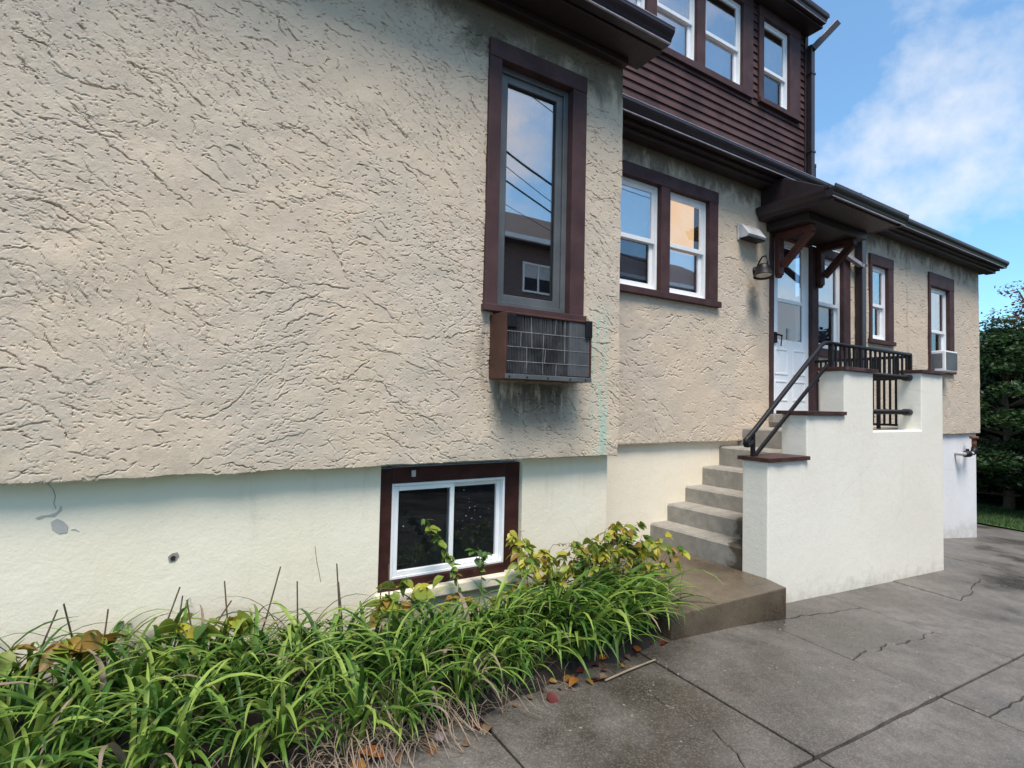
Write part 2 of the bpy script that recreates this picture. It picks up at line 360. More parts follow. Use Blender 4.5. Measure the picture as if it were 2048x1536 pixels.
for i in range(len(XJ) - 1):
    for j in range(len(YJ) - 1):
        x0, x1, y0, y1 = XJ[i], XJ[i + 1], YJ[j], YJ[j + 1]
        if j == 5 and x0 < 12: continue
        if j == 4 and XJ[i] == 1.23:        # crack running from the bed towards the camera
            c = jag((2.16, y1 - G), (2.13, 2.04), 6, .02, 1)[:-1] + jag((2.13, 2.04), (2.19, 1.67), 9, .016, 2)[:-1] + jag((2.19, 1.67), (2.08, y0 + G), 8, .018, 3)
            a, b = off(c, .003), off(c, -.003)
            slab([(x0 + G, y1 - G), (x0 + G, y0 + G)] + b[::-1]); slab(a + [(x1 - G, y0 + G), (x1 - G, y1 - G)])
        elif j == 4 and XJ[i] == 3.72:      # two cracks across the slab by the stoop
            c = jag((x0 + G, 1.80), (x1 - G, 1.80), 22, .030, 5); d = jag((x0 + G, 2.43), (x1 - G, 2.30), 16, .022, 9)
            slab([(x0 + G, y0 + G), (x1 - G, y0 + G)] + off(c, -.003)[::-1]); slab(off(c, .003) + off(d, -.003)[::-1]); slab(off(d, .003) + [(x1 - G, y1 - G), (x0 + G, y1 - G)])
        elif j == 4 and XJ[i] == 6.17:
            c = jag((x0 + G, 2.05), (x1 - G, 2.28), 14, .025, 12)
            slab([(x0 + G, y0 + G), (x1 - G, y0 + G)] + off(c, -.002)[::-1]); slab(off(c, .002) + [(x1 - G, y1 - G), (x0 + G, y1 - G)])
        elif j == 3 and XJ[i] == 3.72:
            c = jag((x0 + G, 1.12), (x1 - G, 1.10), 14, .012, 15)
            slab([(x0 + G, y0 + G), (x1 - G, y0 + G)] + off(c, -.004)[::-1]); slab(off(c, .004) + [(x1 - G, y1 - G), (x0 + G, y1 - G)])
        else: slab(dense(rect(x0, x1, y0, y1)))
# planting bed with a ragged soil edge
bed_edge = [(-3.6, 2.02), (-2.2, 2.06), (-1, 2.05), (.2, 2.08), (.9, 2.08), (1.35, 2.2), (1.8, 2.28), (2.3, 2.36), (2.72, 2.45), (2.9, 2.62)]
bx = np.linspace(-3.6, 2.9, 60); bv = []
for x in bx:
    ye = float(np.interp(x, *zip(*bed_edge))) + rng.normal(0, .018)
    for k in range(8):
        t = k / 7; y = ye + (3.12 - ye) * t
        bv.append((x, y, g(x, y) + .004 + (.055 * min(1, t * 3) + rng.normal(0, .010) if k else -.01)))
tag(mesh_obj('planting_bed', bv, [(i * 8 + k, (i + 1) * 8 + k, (i + 1) * 8 + k + 1, i * 8 + k + 1) for i in range(59) for k in range(7)], 'soil', smooth=True), None, kind='structure')

# ---------------------------------------------------------------- stucco relief
def stucco_field(w, h, res, seed, big=120, small=1250):
    r = np.random.default_rng(seed); nx, nz_ = int(w / res) + 1, int(h / res) + 1
    H = np.zeros((nz_, nx), np.float32); X = np.arange(nx) * res; Z = np.arange(nz_) * res
    def smooth_noise(cell, amp):
        a = r.normal(0, amp, (int(h / cell) + 3, int(w / cell) + 3)); zi = Z / cell; xi = X / cell
        z0 = zi.astype(int); x0 = xi.astype(int); fz = (zi - z0)[:, None]; fx = (xi - x0)[None]; fz = fz * fz * (3 - 2 * fz); fx = fx * fx * (3 - 2 * fx)
        return (a[z0][:, x0] * (1 - fz) * (1 - fx) + a[z0 + 1][:, x0] * fz * (1 - fx) + a[z0][:, x0 + 1] * (1 - fz) * fx + a[z0 + 1][:, x0 + 1] * fz * fx)
    ang = smooth_noise(.7, .42); dens = smooth_noise(.45, 1.0)
    def stamp(n, L0, L1, h0, h1, l0, l1, jagk, gw, gd):
        for _ in range(n):
            cx, cz = r.uniform(0, w), r.uniform(0, h); iz, ix = min(nz_ - 1, int(cz / res)), min(nx - 1, int(cx / res))
            if r.uniform(-2.6, 1.0) > dens[iz, ix]: continue
            L = math.exp(r.uniform(math.log(L0), math.log(L1))); th = -.32 + ang[iz, ix] + r.normal(0, .36); lam = r.uniform(l0, l1) * (L / L1) ** .4; hh = r.uniform(h0, h1) * .75; gdd = gd * r.uniform(.25, 1.15)
            R = L / 2 + lam * 3
            i0, i1 = max(0, int((cx - R) / res)), min(nx, int((cx + R) / res) + 2); k0, k1 = max(0, int((cz - R) / res)), min(nz_, int((cz + R) / res) + 2)
            if i1 <= i0 or k1 <= k0: continue
            dx = X[None, i0:i1] - cx; dz = Z[k0:k1, None] - cz; u = dx * math.cos(th) + dz * math.sin(th); v = -dx * math.sin(th) + dz * math.cos(th)
            m = max(5, int(L / .011)); e = np.cumsum(r.normal(0, jagk, m)); e -= np.linspace(e[0], e[-1], m) * .8; e += r.uniform(-1, 1) * L * .12 * np.sin(np.linspace(0, math.pi, m))
            ed = np.interp(u, np.linspace(-L / 2, L / 2, m), e); d = v - ed
            win = np.clip(1 - (2 * np.abs(u) / L) ** 4, 0, 1)
            c = np.where(d > 0, np.exp(-d / lam), 0) * win * hh
            wv = np.interp(u, np.linspace(-L / 2, L / 2, m), np.abs(r.normal(1, .55, m)))      # the undercut below the edge opens and closes along it
            gr = np.clip(1 - np.abs(d + gw * .5) / gw, 0, 1) * gdd * np.clip(win * 1.4, 0, 1) * np.clip(wv, 0, 1.5)
            H[k0:k1, i0:i1] = H[k0:k1, i0:i1] * (1 - .5 * (c > 1e-4)) + c - gr
    stamp(int(w * h * big), .05, .34, .0018, .0055, .03, .09, .0052, max(.0034, res * .92), .013)
    stamp(int(w * h * small), .006, .045, .0008, .003, .008, .022, .0035, max(.0034, res * .92), .010)
    H += smooth_noise(.16, .0022) + smooth_noise(.05, .0006)
    return H
def wall_grid(name, xs, zs, Y, field, res, x0, z0, openings, parent, mat, ragged=True, extra=None):
    nx, nz_ = len(xs), len(zs)
    fi = np.clip(((xs - x0) / res), 0, field.shape[1] - 1.001); fk = np.clip(((zs - z0) / res), 0, field.shape[0] - 1.001)
    i0 = fi.astype(int); k0 = fk.astype(int); fx = (fi - i0)[None]; fz = (fk - k0)[:, None]
    H = field[k0][:, i0] * (1 - fz) * (1 - fx) + field[k0 + 1][:, i0] * fz * (1 - fx) + field[k0][:, i0 + 1] * (1 - fz) * fx + field[k0 + 1][:, i0 + 1] * fz * fx
    XX, ZZ = np.meshgrid(xs, zs)
    ZZ = ZZ.copy(); XX = XX.copy()
    if ragged:
        rr = np.random.default_rng(3); e = np.cumsum(rr.normal(0, .0012, nx)); e -= np.linspace(0, e[-1], nx); e = np.clip(e, -.010, .010) + rr.normal(0, .0012, nx); ZZ[0] += e; ZZ[1] += e * .6; ZZ[2] += e * .3
        e = np.cumsum(rr.normal(0, .0012, nz_)); e -= np.linspace(0, e[-1], nz_); e = np.clip(e, -.008, .008); XX[:, -1] += e; XX[:, -2] += e * .6
        H[:, -1] -= .006; H[0] -= .004
    V = np.stack([XX, Y - H, ZZ], -1).reshape(-1, 3)
    xc = (xs[:-1] + xs[1:]) / 2; zc = (zs[:-1] + zs[1:]) / 2; keep = np.ones((nz_ - 1, nx - 1), bool)
    for a0, a1, b0, b1 in openings: keep &= ~((zc[:, None] > b0) & (zc[:, None] < b1) & (xc[None] > a0) & (xc[None] < a1))
    k, i = np.nonzero(keep); b = k * nx + i
    Q = np.stack([b, b + 1, b + nx + 1, b + nx], -1)
    # returns: bottom lip and right end, back into the house
    n0 = len(V); low = np.arange(nx); up = (nz_ - 1) * nx; end = np.arange(nz_) * nx + nx - 1
    lipV = V[low] + [0, .12, 0]; lipV[:, 1] = Y + .12; endV = V[end].copy(); endV[:, 1] = Y + (extra or .3)
    V = np.concatenate([V, lipV, endV])
    l = np.arange(nx - 1); Q2 = np.stack([low[l], n0 + l, n0 + l + 1, low[l + 1]], -1)
    e = np.arange(nz_ - 1); n1 = n0 + nx; Q3 = np.stack([end[e], n1 + e, n1 + e + 1, end[e + 1]], -1)
    return np_mesh(name, V, np.concatenate([Q, Q2, Q3]), mat, parent)

house = thing('house', (0, 0, 0), 'beige stucco house with brown trim and a one-storey wing beside the driveway', 'house')
# near block
NW = (1.70, 2.395, .60, 2.285)          # opening of the tall window
fieldA = stucco_field(3.75, 3.1, .0038, 11)
xsA = np.concatenate([np.arange(-.86, 2.818, .0046), [2.818]]); zsA = np.arange(-.372, 2.66, .0037)
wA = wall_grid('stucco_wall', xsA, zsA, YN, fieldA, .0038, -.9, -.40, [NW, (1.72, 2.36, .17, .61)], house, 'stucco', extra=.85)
fieldA2 = stucco_field(3.2, 3.1, .012, 12)
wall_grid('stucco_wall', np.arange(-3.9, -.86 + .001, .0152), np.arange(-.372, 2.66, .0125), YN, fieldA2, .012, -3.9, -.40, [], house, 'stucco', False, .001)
# wing: openings for the paired window, the door bay and the two narrow windows
PW = (3.4, 4.93, 1.12, 2.28); DW = (6.0, 7.75, -.10, 2.14); W3 = (8.40, 8.99, 1.0, 2.18); W4 = (10.31, 11.17, .68, 2.19)
xs = [2.80]
while xs[-1] < 12.43: xs.append(xs[-1] + .0065 + .0026 * max(0, xs[-1] - 2.8))
xs[-1] = 12.43
fieldB = stucco_field(9.8, 3.1, .007, 21, 60, 520)
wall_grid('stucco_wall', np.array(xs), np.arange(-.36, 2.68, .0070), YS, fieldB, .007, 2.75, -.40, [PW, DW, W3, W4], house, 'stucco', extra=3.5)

# foundations
def foundation(parts, name, mat): 
    m = MB()
    for p in parts: m.box(*p)
    return m.build(name, mat, house, .004)
fA = foundation([(-3.9, 1.045, 3.09, 3.4, -1.75, -.375), (2.035, 2.80, 3.092, 3.9, -1.85, -.376), (1.044, 2.036, 3.091, 3.4, -1.85, -1.165), (1.044, 2.036, 3.20, 3.4, -1.166, -.377)], 'foundation_wall', 'cream')
fB = foundation([(2.78, 11.0, 3.87, 4.3, -2.4, -.362)], 'foundation_wall', 'cream')
fC = foundation([(7.42, 12.385, 3.862, 4.5, -2.6, -.363)], 'foundation_wall', 'white_base')
one('box', (1.03, 2.05, 3.045, 3.21, -1.185, -1.12), 'sill', 'cream', fA, .008)
def flake(poly, Y, mat, name, parent):
    n = len(poly); v = [(x, Y, z) for x, z in poly] + [(x, Y + .02, z) for x, z in poly]
    return mesh_obj(name, v, [tuple(range(n))[::-1]] + [(k, (k + 1) % n, n + (k + 1) % n, n + k) for k in range(n)], mat, parent)
flake([(-.435, -.56), (-.415, -.548), (-.392, -.562), (-.375, -.585), (-.378, -.612), (-.405, -.615), (-.43, -.592)], 3.087, 'chip', 'bare_patch', fA)
flake([(-.475, -.545), (-.455, -.535), (-.425, -.538), (-.40, -.512), (-.402, -.492), (-.415, -.518), (-.44, -.528), (-.47, -.53), (-.488, -.538)], 3.087, 'chip', 'bare_patch', fA)
flake([(-.365, -.60), (-.35, -.598), (-.335, -.612), (-.345, -.605)], 3.087, 'chip', 'bare_patch', fA)
def hair(pts, Y, w, mat, name, parent):
    v = []; 
    for x, z in pts: v += [(x - w, Y, z), (x + w, Y, z)]
    return mesh_obj(name, v, [(2 * k, 2 * k + 1, 2 * k + 3, 2 * k + 2) for k in range(len(pts) - 1)], mat, parent)
hair([(-.452, -.38), (-.448, -.40), (-.432, -.42), (-.424, -.45), (-.428, -.48), (-.420, -.505)], 3.0885, .0018, 'chip', 'crack', fA)
hair([(.685, -.80), (.692, -.85), (.70, -.90), (.712, -.95), (.722, -1.0)], 3.0885, .0012, 'hole', 'crack', fA)
flake([(.005, -.770), (.022, -.755), (.045, -.752), (.052, -.770), (.036, -.795), (.012, -.797)], 3.087, 'tread', 'bare_patch', fA)
flake([(.015, -.775), (.027, -.766), (.038, -.772), (.034, -.789), (.019, -.789)], 3.0845, 'hole', 'pipe_hole', fA)

# ---------------------------------------------------------------- windows
def casing(name, parent, Y, x0, x1, z0, z1, wl, wr, wt_, mat='brown', proud=.026, depth=.13, sill=.055, sill_over=.012, head_over=0.):
    """brown boards round an opening: two jambs, head, sill; one mesh"""
    m = MB(); y0, y1 = Y - proud, Y + depth
    m.box(x0, x0 + wl, y0, y1, z0 + sill, z1 - wt_); m.box(x1 - wr, x1, y0, y1, z0 + sill, z1 - wt_)
    m.box(x0 - head_over, x1 + head_over, y0 - .004, y1, z1 - wt_, z1)
    m.box(x0 - sill_over, x1 + sill_over, y0 - .02, y1, z0, z0 + sill)
    return m.build(name, mat, parent, .004)
def ring(m, x0, x1, z0, z1, w, y0, y1, wb=None):
    wb = wb or w
    m.box(x0, x0 + w, y0, y1, z0, z1); m.box(x1 - w, x1, y0, y1, z0, z1); m.box(x0 + w, x1 - w, y0, y1, z1 - w, z1); m.box(x0 + w, x1 - w, y0, y1, z0, z0 + wb); return m
def pane(parent, x0, x1, z0, z1, y, mat):
    return one('box', (x0, x1, y, y + .005, z0, z1), 'pane', mat, parent)
def double_hung(par, x0, x1, z0, z1, zm, Y, up='glass', low='glass_dim', back='room', backlow=None, w=.045, mat='white'):
    """white frame with an upper sash and a lower sash set back, panes and what hangs behind them"""
    f = ring(MB(), x0, x1, z0, z1, .028, Y, Y + .07).build('frame', mat, par, .003)
    a = ring(MB(), x0 + .029, x1 - .029, zm - .022, z1 - .029, w, Y + .008, Y + .034).build('sash', mat, par, .003)
    b = ring(MB(), x0 + .029, x1 - .029, z0 + .029, zm + .02, w, Y + .037, Y + .062, w * 1.15).build('sash', mat, par, .003)
    pane(par, x0 + .07, x1 - .07, zm + .015, z1 - .07, Y + .018, up); pane(par, x0 + .07, x1 - .07, z0 + .07, zm - .015, Y + .048, low)
    m = MB().box(x0, x1, Y + .16, Y + .17, zm, z1); m.build('blind', back, par)
    m = MB().box(x0, x1, Y + .161, Y + .171, z0, zm); m.build('blind', backlow or back, par)
    # close the reveal so that no daylight leaks round the blind
    ring(MB(), x0 - .05, x1 + .05, z0 - .05, z1 + .05, .05, Y + .02, Y + .172).build('reveal', 'room', par)
    return f
# tall window of the near block: grey aluminium storm frame
w1 = casing('window', house, YN, 1.645, 2.45, .585, 2.36, .092, .125, .118, depth=.12, sill=.045)
ring(MB(), 1.735, 2.328, .63, 2.242, .040, YN + .035, YN + .10).build('frame', 'alu', w1, .003)
ring(MB(), 1.775, 2.288, .67, 2.202, .052, YN + .05, YN + .085).build('sash', 'alu', w1, .004)
ring(MB(), 1.827, 2.236, .722, 2.15, .010, YN + .066, YN + .08).build('glazing_bead', 'black', w1)
pane(w1, 1.836, 2.227, .732, 2.14, YN + .074, 'glass')
one('box', (1.74, 2.33, YN + .20, YN + .21, .62, 2.25), 'blind', 'room', w1)
ring(MB(), 1.69, 2.40, .59, 2.30, .05, YN + .09, YN + .212).build('reveal', 'room', w1)
# basement window: brown frame, white slider with two panes
w2 = MB().box(1.05, 1.118, 3.10, 3.20, -1.115, -.40).box(1.908, 2.03, 3.125, 3.20, -1.115, -.40).box(1.118, 1.908, 3.10, 3.20, -.49, -.395).box(1.118, 1.908, 3.095, 3.20, -1.118, -1.062).build('window', 'oxblood', house, .004)
ring(MB(), 1.12, 1.906, -1.060, -.492, .017, 3.108, 3.18).build('frame', 'white', w2, .003)
ring(MB(), 1.138, 1.535, -1.042, -.510, .028, 3.115, 3.14).build('sash', 'white', w2, .003)
ring(MB(), 1.507, 1.888, -1.041, -.511, .028, 3.143, 3.168).build('sash', 'white', w2, .003)
pane(w2, 1.175, 1.508, -1.005, -.547, 3.128, 'glass_dark'); pane(w2, 1.537, 1.851, -1.004, -.548, 3.154, 'glass_dark')
one('box', (1.12, 1.91, 3.185, 3.195, -1.06, -.49), 'blind', 'dim', w2)
one('box', (1.235, 1.262, 3.092, 3.099, -.455, -.415), 'latch', 'galv', w2, .002)
# paired window of the wing
w3 = MB().box(3.36, 3.5, YS - .026, YS + .13, 1.155, 2.235).box(4.105, 4.235, YS - .026, YS + .13, 1.155, 2.235).box(4.855, 4.995, YS - .026, YS + .13, 1.155, 2.235).box(3.36, 4.995, YS - .03, YS + .13, 2.235, 2.362).box(3.34, 5.03, YS - .05, YS + .13, 1.09, 1.155).build('window', 'brown', house, .004)
double_hung(w3, 3.50, 4.105, 1.157, 2.233, 1.665, YS + .03, 'glass', 'glass_dim', 'curtain', 'curtain')
double_hung(w3, 4.235, 4.855, 1.157, 2.233, 1.68, YS + .03, 'glass_warm', 'glass', 'warm_glow', 'blind')  # upper backing is an added glowing panel for the warm pane
# window beside the door
w4 = MB().box(6.875, 7.02, YS - .02, YS + .12, -.20, 2.10).box(7.635, 7.815, YS - .024, YS + .12, .80, 2.12).box(7.02, 7.815, YS - .03, YS + .12, .69, .80).box(7.02, 7.635, YS - .022, YS + .12, 2.01, 2.12).build('window', 'brown', house, .004)
double_hung(w4, 7.022, 7.633, .802, 2.008, 1.40, YS + .03, 'glass', 'glass_dim', 'blind', 'curtain')
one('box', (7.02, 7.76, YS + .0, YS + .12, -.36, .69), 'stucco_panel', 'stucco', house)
# narrow windows
w5 = casing('window', house, YS, 8.36, 9.065, .97, 2.26, .065, .165, .15, sill=.06, sill_over=.03)
double_hung(w5, 8.427, 8.898, 1.032, 2.108, 1.54, YS + .02, 'glass', 'glass', 'blind', 'curtain')
w6 = casing('window', house, YS, 10.28, 11.25, .65, 2.275, .068, .18, .215, sill=.055, sill_over=.02)
double_hung(w6, 10.35, 11.068, .707, 2.058, 1.34, YS + .03, 'glass', 'glass_dark', 'blind', 'room')

# ---------------------------------------------------------------- door
door = MB().box(6.052, 6.20, YS + .03, YS + .075, -.055, 2.085).box(6.735, 6.872, YS + .03, YS + .075, -.055, 2.085).box(6.20, 6.735, YS + .03, YS + .075, -.055, .85).box(6.20, 6.735, YS + .03, YS + .075, 2.02, 2.085).box(6.20, 6.735, YS + .034, YS + .072, 1.315, 1.36).build('door', 'door', house, .004)
pane(door, 6.20, 6.735, 1.36, 2.02, YS + .045, 'glass'); pane(door, 6.20, 6.735, .85, 1.315, YS + .046, 'glass_dim')
one('box', (6.06, 6.87, YS + .2, YS + .21, .0, 2.08), 'inner_door', 'room', door)
for a, b in ((6.135, 6.41), (6.52, 6.795)):
    for c, d in ((.10, .35), (.42, .74)):
        ring(MB(), a, b, c, d, .022, YS + .022, YS + .032).build('panel_moulding', 'door', door, .004)
one('box', (6.42, 6.47, YS + .038, YS + .044, .87, 1.0), 'sticker', 'blind', door)
MB().box(6.105, 6.155, YS + .005, YS + .03, .80, .93).bar((6.13, YS - .005, .90), (6.20, YS - .03, .885), .02, .02).bar((6.19, YS - .03, .89), (6.185, YS - .02, .76), .014, .014).build('handle', 'black', door, .003)
MB().box(5.975, 6.05, YS - .018, YS + .12, -.12, 2.11).box(6.05, 6.875, YS - .018, YS + .12, 2.09, 2.16).build('door_frame', 'brown', house, .004)
one('box', (5.97, 7.02, YS - .06, YS + .12, -.16, -.06), 'threshold', 'tread', house, .006)

# ---------------------------------------------------------------- eaves, gutters, roofs
def gutter(x0, x1, yf, z0, h=.105, parent=None, lip=True):
    """K-style gutter: ogee front, closed ends; pale lips top and bottom, worn paint with the wet glint painted in"""
    o = [(yf + .115, z0), (yf + .045, z0), (yf + .035, z0 + h * .18), (yf + .028, z0 + h * .36), (yf + .008, z0 + h * .58), (yf, z0 + h * .76), (yf, z0 + h), (yf + .012, z0 + h), (yf + .014, z0 + h * .80), (yf + .115, z0 + h * .80)]
    gt = MB().prism(o, x0, x1).build('gutter', 'gutter', parent, .002)
    if lip:
        one('box', (x0 + .02, x1 - .012, yf + .033, yf + .046, z0 - .005, z0 + .004), 'drip_glint', 'lip', gt)
        one('box', (x0 + .0, x1, yf - .003, yf + .006, z0 + h, z0 + h + .006), 'rim_glint', 'lip', gt)
    return gt
EN = MB().box(-3.9, 2.957, 2.735, 2.99, 2.605, 2.70).box(-3.9, 2.80, 2.92, 2.985, 2.555, 2.604).build('eave', 'dark', house, .006)
gutter(-3.9, 2.957, 2.615, 2.62, .10, house)
MB().prism([(2.64, 2.735), (2.64, 2.70), (7.2, 4.9), (7.2, 4.95)], -3.9, 2.97).build('roof', 'roof', house)
EW = MB().box(2.82, 12.76, 3.60, 3.83, 2.615, 2.70).box(2.82, 12.75, 3.66, 3.805, 2.575, 2.614).build('eave', 'dark', house, .006)
one('box', (12.44, 12.76, 3.83, 7.0, 2.60, 2.70), 'eave', 'dark', house, .006)
gutter(2.96, 12.80, 3.48, 2.652, .105, house)
MB().prism([(3.50, 2.76), (3.50, 2.715), (7.2, 4.25), (7.2, 4.30)], 2.97, 12.82).build('roof', 'roof', house)
# upper storey
YU = 4.2
UO = [(3.50, 6.18, 3.985, 5.2), (6.316, 7.266, 3.995, 5.2)]
sd_ = MB().box(2.5, 7.46, YU + .03, YU + .2, 2.9, 3.99).box(2.5, 3.5, YU + .03, YU + .2, 3.99, 5.5).box(6.18, 6.316, YU + .03, YU + .2, 3.99, 5.5).box(7.266, 7.46, YU + .03, YU + .2, 3.99, 5.5).box(7.36, 7.461, YU + .2, YU + 4.5, 2.9, 5.5).build('siding', 'siding', house)
def clap(x0, x1, z):
    MB().prism([(YU - .004, z - .012), (YU + .018, z + .112), (YU + .029, z + .112), (YU + .029, z - .012)], x0, x1).build('clapboard', 'siding', sd_)
z = 2.93
while z < 5.45:
    segs = [(2.5, 7.44)]
    for a, b, c, d in UO:
        if z > c - .03 and z < d: segs = [s for x0, x1 in segs for s in ((x0, min(x1, a)), (max(x0, b), x1)) if s[1] - s[0] > .01]
    for a, b in segs: clap(a, b, z)
    z += .1016
one('box', (7.40, 7.475, YU - .018, YU + .1, 2.9, 5.4), 'corner_board', 'dark', house, .004)
u = MB().box(3.50, 6.18, YU - .035, YU + .1, 3.985, 4.068)
for a, b in ((3.50, 3.60), (4.27, 4.42), (5.095, 5.243), (5.97, 6.18)): u.box(a, b, YU - .03, YU + .1, 4.068, 5.16)
u.box(3.50, 6.18, YU - .032, YU + .1, 5.16, 5.30)
w7 = u.build('window', 'brown', house, .004)
for a, b in ((3.60, 4.27), (4.42, 5.095), (5.243, 5.97)): double_hung(w7, a, b, 4.07, 5.158, 4.56, YU + .015, 'glass', 'glass', 'curtain', 'curtain')
w8 = casing('window', house, YU, 6.316, 7.266, 3.995, 5.30, .104, .26, .14, depth=.1, sill=.065, sill_over=0)
double_hung(w8, 6.42, 7.006, 4.062, 5.158, 4.52, YU + .015, 'glass', 'glass_dim', 'curtain', 'curtain')
one('box', (2.5, 7.48, 3.98, 4.6, 5.31, 5.40), 'eave', 'dark', house, .006)
gutter(2.5, 7.46, 3.885, 5.34, .11, house)
MB().prism([(3.90, 5.47), (3.90, 5.42), (7.6, 6.9), (7.6, 6.95)], 2.5, 7.5).build('roof', 'roof', house)
def downspout(path, w, d, parent=None, mat='gutter', straps=()):
    m = MB()
    for a, b in zip(path[:-1], path[1:]): m.bar(a, b, w, d, (0, 1, 0) if abs(Vector(b).z - Vector(a).z) > .9 * (Vector(b) - Vector(a)).length else (0, 0, 1))
    ds = m.build('downspout', mat, parent, .008)
    for (x, y, zz) in straps: one('box', (x - w * .62, x + w * .62, y - d * .6, y + d * .6, zz, zz + .03), 'strap', 'gutter', ds, .002)
    return ds
downspout([(7.80, 3.96, 5.50), (7.46, 4.13, 5.08)], .10, .09, house)
downspout([(7.46, 4.135, 5.14), (7.46, 4.135, 3.12)], .085, .065, house, straps=((7.46, 4.135, 4.72), (7.46, 4.135, 3.6)))
MB().tube([(7.46, 4.12, 3.16), (7.50, 4.05, 3.10), (7.62, 3.86, 3.00), (7.74, 3.62, 2.88)], .045, 10).build('downspout', 'gutter', house, 0, True)
downspout([(8.01, 3.745, 2.60), (8.01, 3.745, -.2)], .115, .085, house, straps=((8.01, 3.745, 2.0), (8.01, 3.745, .4)))
MB().bar((7.62, 3.76, 2.10), (8.0, 3.72, 1.99), .06, .05).build('flashing', 'lip', house, .004)
# vent stack on the wing roof
MB().lathe([(.001, .0), (.045, 0), (.045, .44), (.05, .445), (.05, .49), (.038, .49), (.038, .40)], (7.74, 4.27, 3.06), 12).build('vent_stack', 'dark', house, 0, True)

# canopy over the door
can = MB().box(5.90, 7.18, 3.29, 3.80, 2.105, 2.205).build('canopy', 'dark', house, .008)
MB().prism([(2.98, 2.205), (2.98, 2.335), (3.52, 2.63), (3.80, 2.63), (3.80, 2.205)], 5.79, 7.24).build('canopy_box', 'dark', can, .006)
o = [(5.79, 2.20), (5.745, 2.205), (5.735, 2.245), (5.705, 2.275), (5.69, 2.30), (5.69, 2.345), (5.79, 2.345)]
MB().prism(o, 2.96, 3.80, 'y').build('cornice', 'dark', can, .003)
MB().prism([(7.24 + 5.79 - a, b) for a, b in o], 2.96, 3.80, 'y').build('cornice', 'dark', can, .003)
gutter(5.69, 7.34, 2.90, 2.225, .11, can)
for i, x in enumerate((6.03, 6.935)):
    b = MB().box(x, x + .095, 3.715, YS - .03, 1.60, 2.104).box(x + .002, x + .093, 3.33, 3.715, 2.025, 2.104)
    b.bar((x + .0475, 3.70, 1.70), (x + .0475, 3.36, 2.04), .075, .075)
    b.prism([(3.725, 1.60), (3.74, 1.57), (3.775, 1.565), (3.775, 1.60)], x + .004, x + .091)
    b.build('bracket', 'redwood' if i == 0 else 'oxblood', can, .006)

# ---------------------------------------------------------------- stoop
stoop = thing('entrance_stoop', (4.07, 3.2, -1.60), 'cream walled entrance stoop with concrete steps rising to the white door', 'stoop')
TZ = [-1.164, -.99, -.829, -.633, -.425, -.217]; TX = [4.085, 4.33, 4.60, 4.87, 5.145, 5.47]
for i, (x, zt) in enumerate(zip(TX, TZ)):
    zb = TZ[i - 1] if i else -1.38
    x1 = TX[i + 1] + .02 if i < 5 else 7.37
    m = MB(); n = 7; vv = []
    for k in range(n):      # slightly worn nosing, uneven along its length
        y = 2.832 + (3.868 - 2.832) * k / (n - 1); e = rnd.uniform(-.006, .004)
        vv += [(x + rnd.uniform(-.004, .004), y, zb - .01), (x + e * .5, y, zt - .018), (x + .016 + e, y, zt + e * .3), (x1, y, zt)]
    m.v = vv
    m.f = [(a * 4 + b, a * 4 + b + 1, a * 4 + 5 + b, a * 4 + 4 + b) for a in range(n - 1) for b in range(3)] + [(0, 3, 2, 1), tuple((n - 1) * 4 + q for q in (0, 1, 2, 3))]
    s = m.build('step' if i < 5 else 'landing', 'tread', stoop)
sw = MB()
prof = [(4.07, -1.95), (4.07, -.43), (4.63, -.43), (4.63, -.045), (5.25, -.045), (5.25, .372), (5.79, .372), (5.79, -.20), (6.85, -.20), (6.85, .425), (7.39, .425), (7.39, -1.95)]
sw.prism(prof, 2.60, 2.831, 'y').build('side_wall', 'cream_wall', stoop, .009)
one('box', (7.30, 7.392, 2.832, 3.868, -2.2, -.19), 'end_wall', 'cream_wall', stoop, .004)
for x0, x1, zc in ((4.045, 4.632, -.43), (4.595, 5.252, -.045), (5.215, 5.825, .372), (6.82, 7.425, .425)):
    m = MB(); n = 9; t = .034; vv = []
    xe = x1 if x1 in (5.825, 7.425) else x1 - .003
    for k in range(n):
        x = x0 + (xe - x0) * k / (n - 1); a = rnd.uniform(-.006, .006); b = rnd.uniform(-.004, .004)
        vv += [(x, 2.572 + a, zc + .001), (x, 2.572 + a + b, zc + t), (x, 2.862 + b, zc + t), (x, 2.862 + b, zc + .001)]
    m.v = vv; m.f = [(a * 4 + b, a * 4 + 4 + b, a * 4 + 4 + (b + 1) % 4, a * 4 + (b + 1) % 4) for a in range(n - 1) for b in range(4)] + [(0, 1, 2, 3), tuple((n - 1) * 4 + q for q in (3, 2, 1, 0))]
    m.build('wall_cap', 'maroon', stoop, .003)
slab_v = MB()
bp = [(2.78, 2.44), (3.4, 2.43), (4.00, 2.40), (4.068, 2.598), (4.075, 3.865), (2.78, 3.865)]
n = len(bp)
slab_v.v = [(x, y, -1.352 + .01 * (2.9 - x) * .0) for x, y in bp] + [(x, y, -1.75) for x, y in bp]
slab_v.f = [tuple(range(n))] + [(k, n + k, n + (k + 1) % n, (k + 1) % n) for k in range(n)]
slab_v.build('landing_slab', 'block', stoop, .010)
# pipes across the gap in the wall
for zc in (.372 - .0, -.005):
    MB().tube([(5.78, 2.715, zc), (6.72, 2.715, zc), (6.73, 2.715, zc), (6.80, 2.715, zc), (6.86, 2.715, zc)], [.026, .026, .036, .036, .036], 12).build('pipe_rail', 'black', stoop, 0, True)
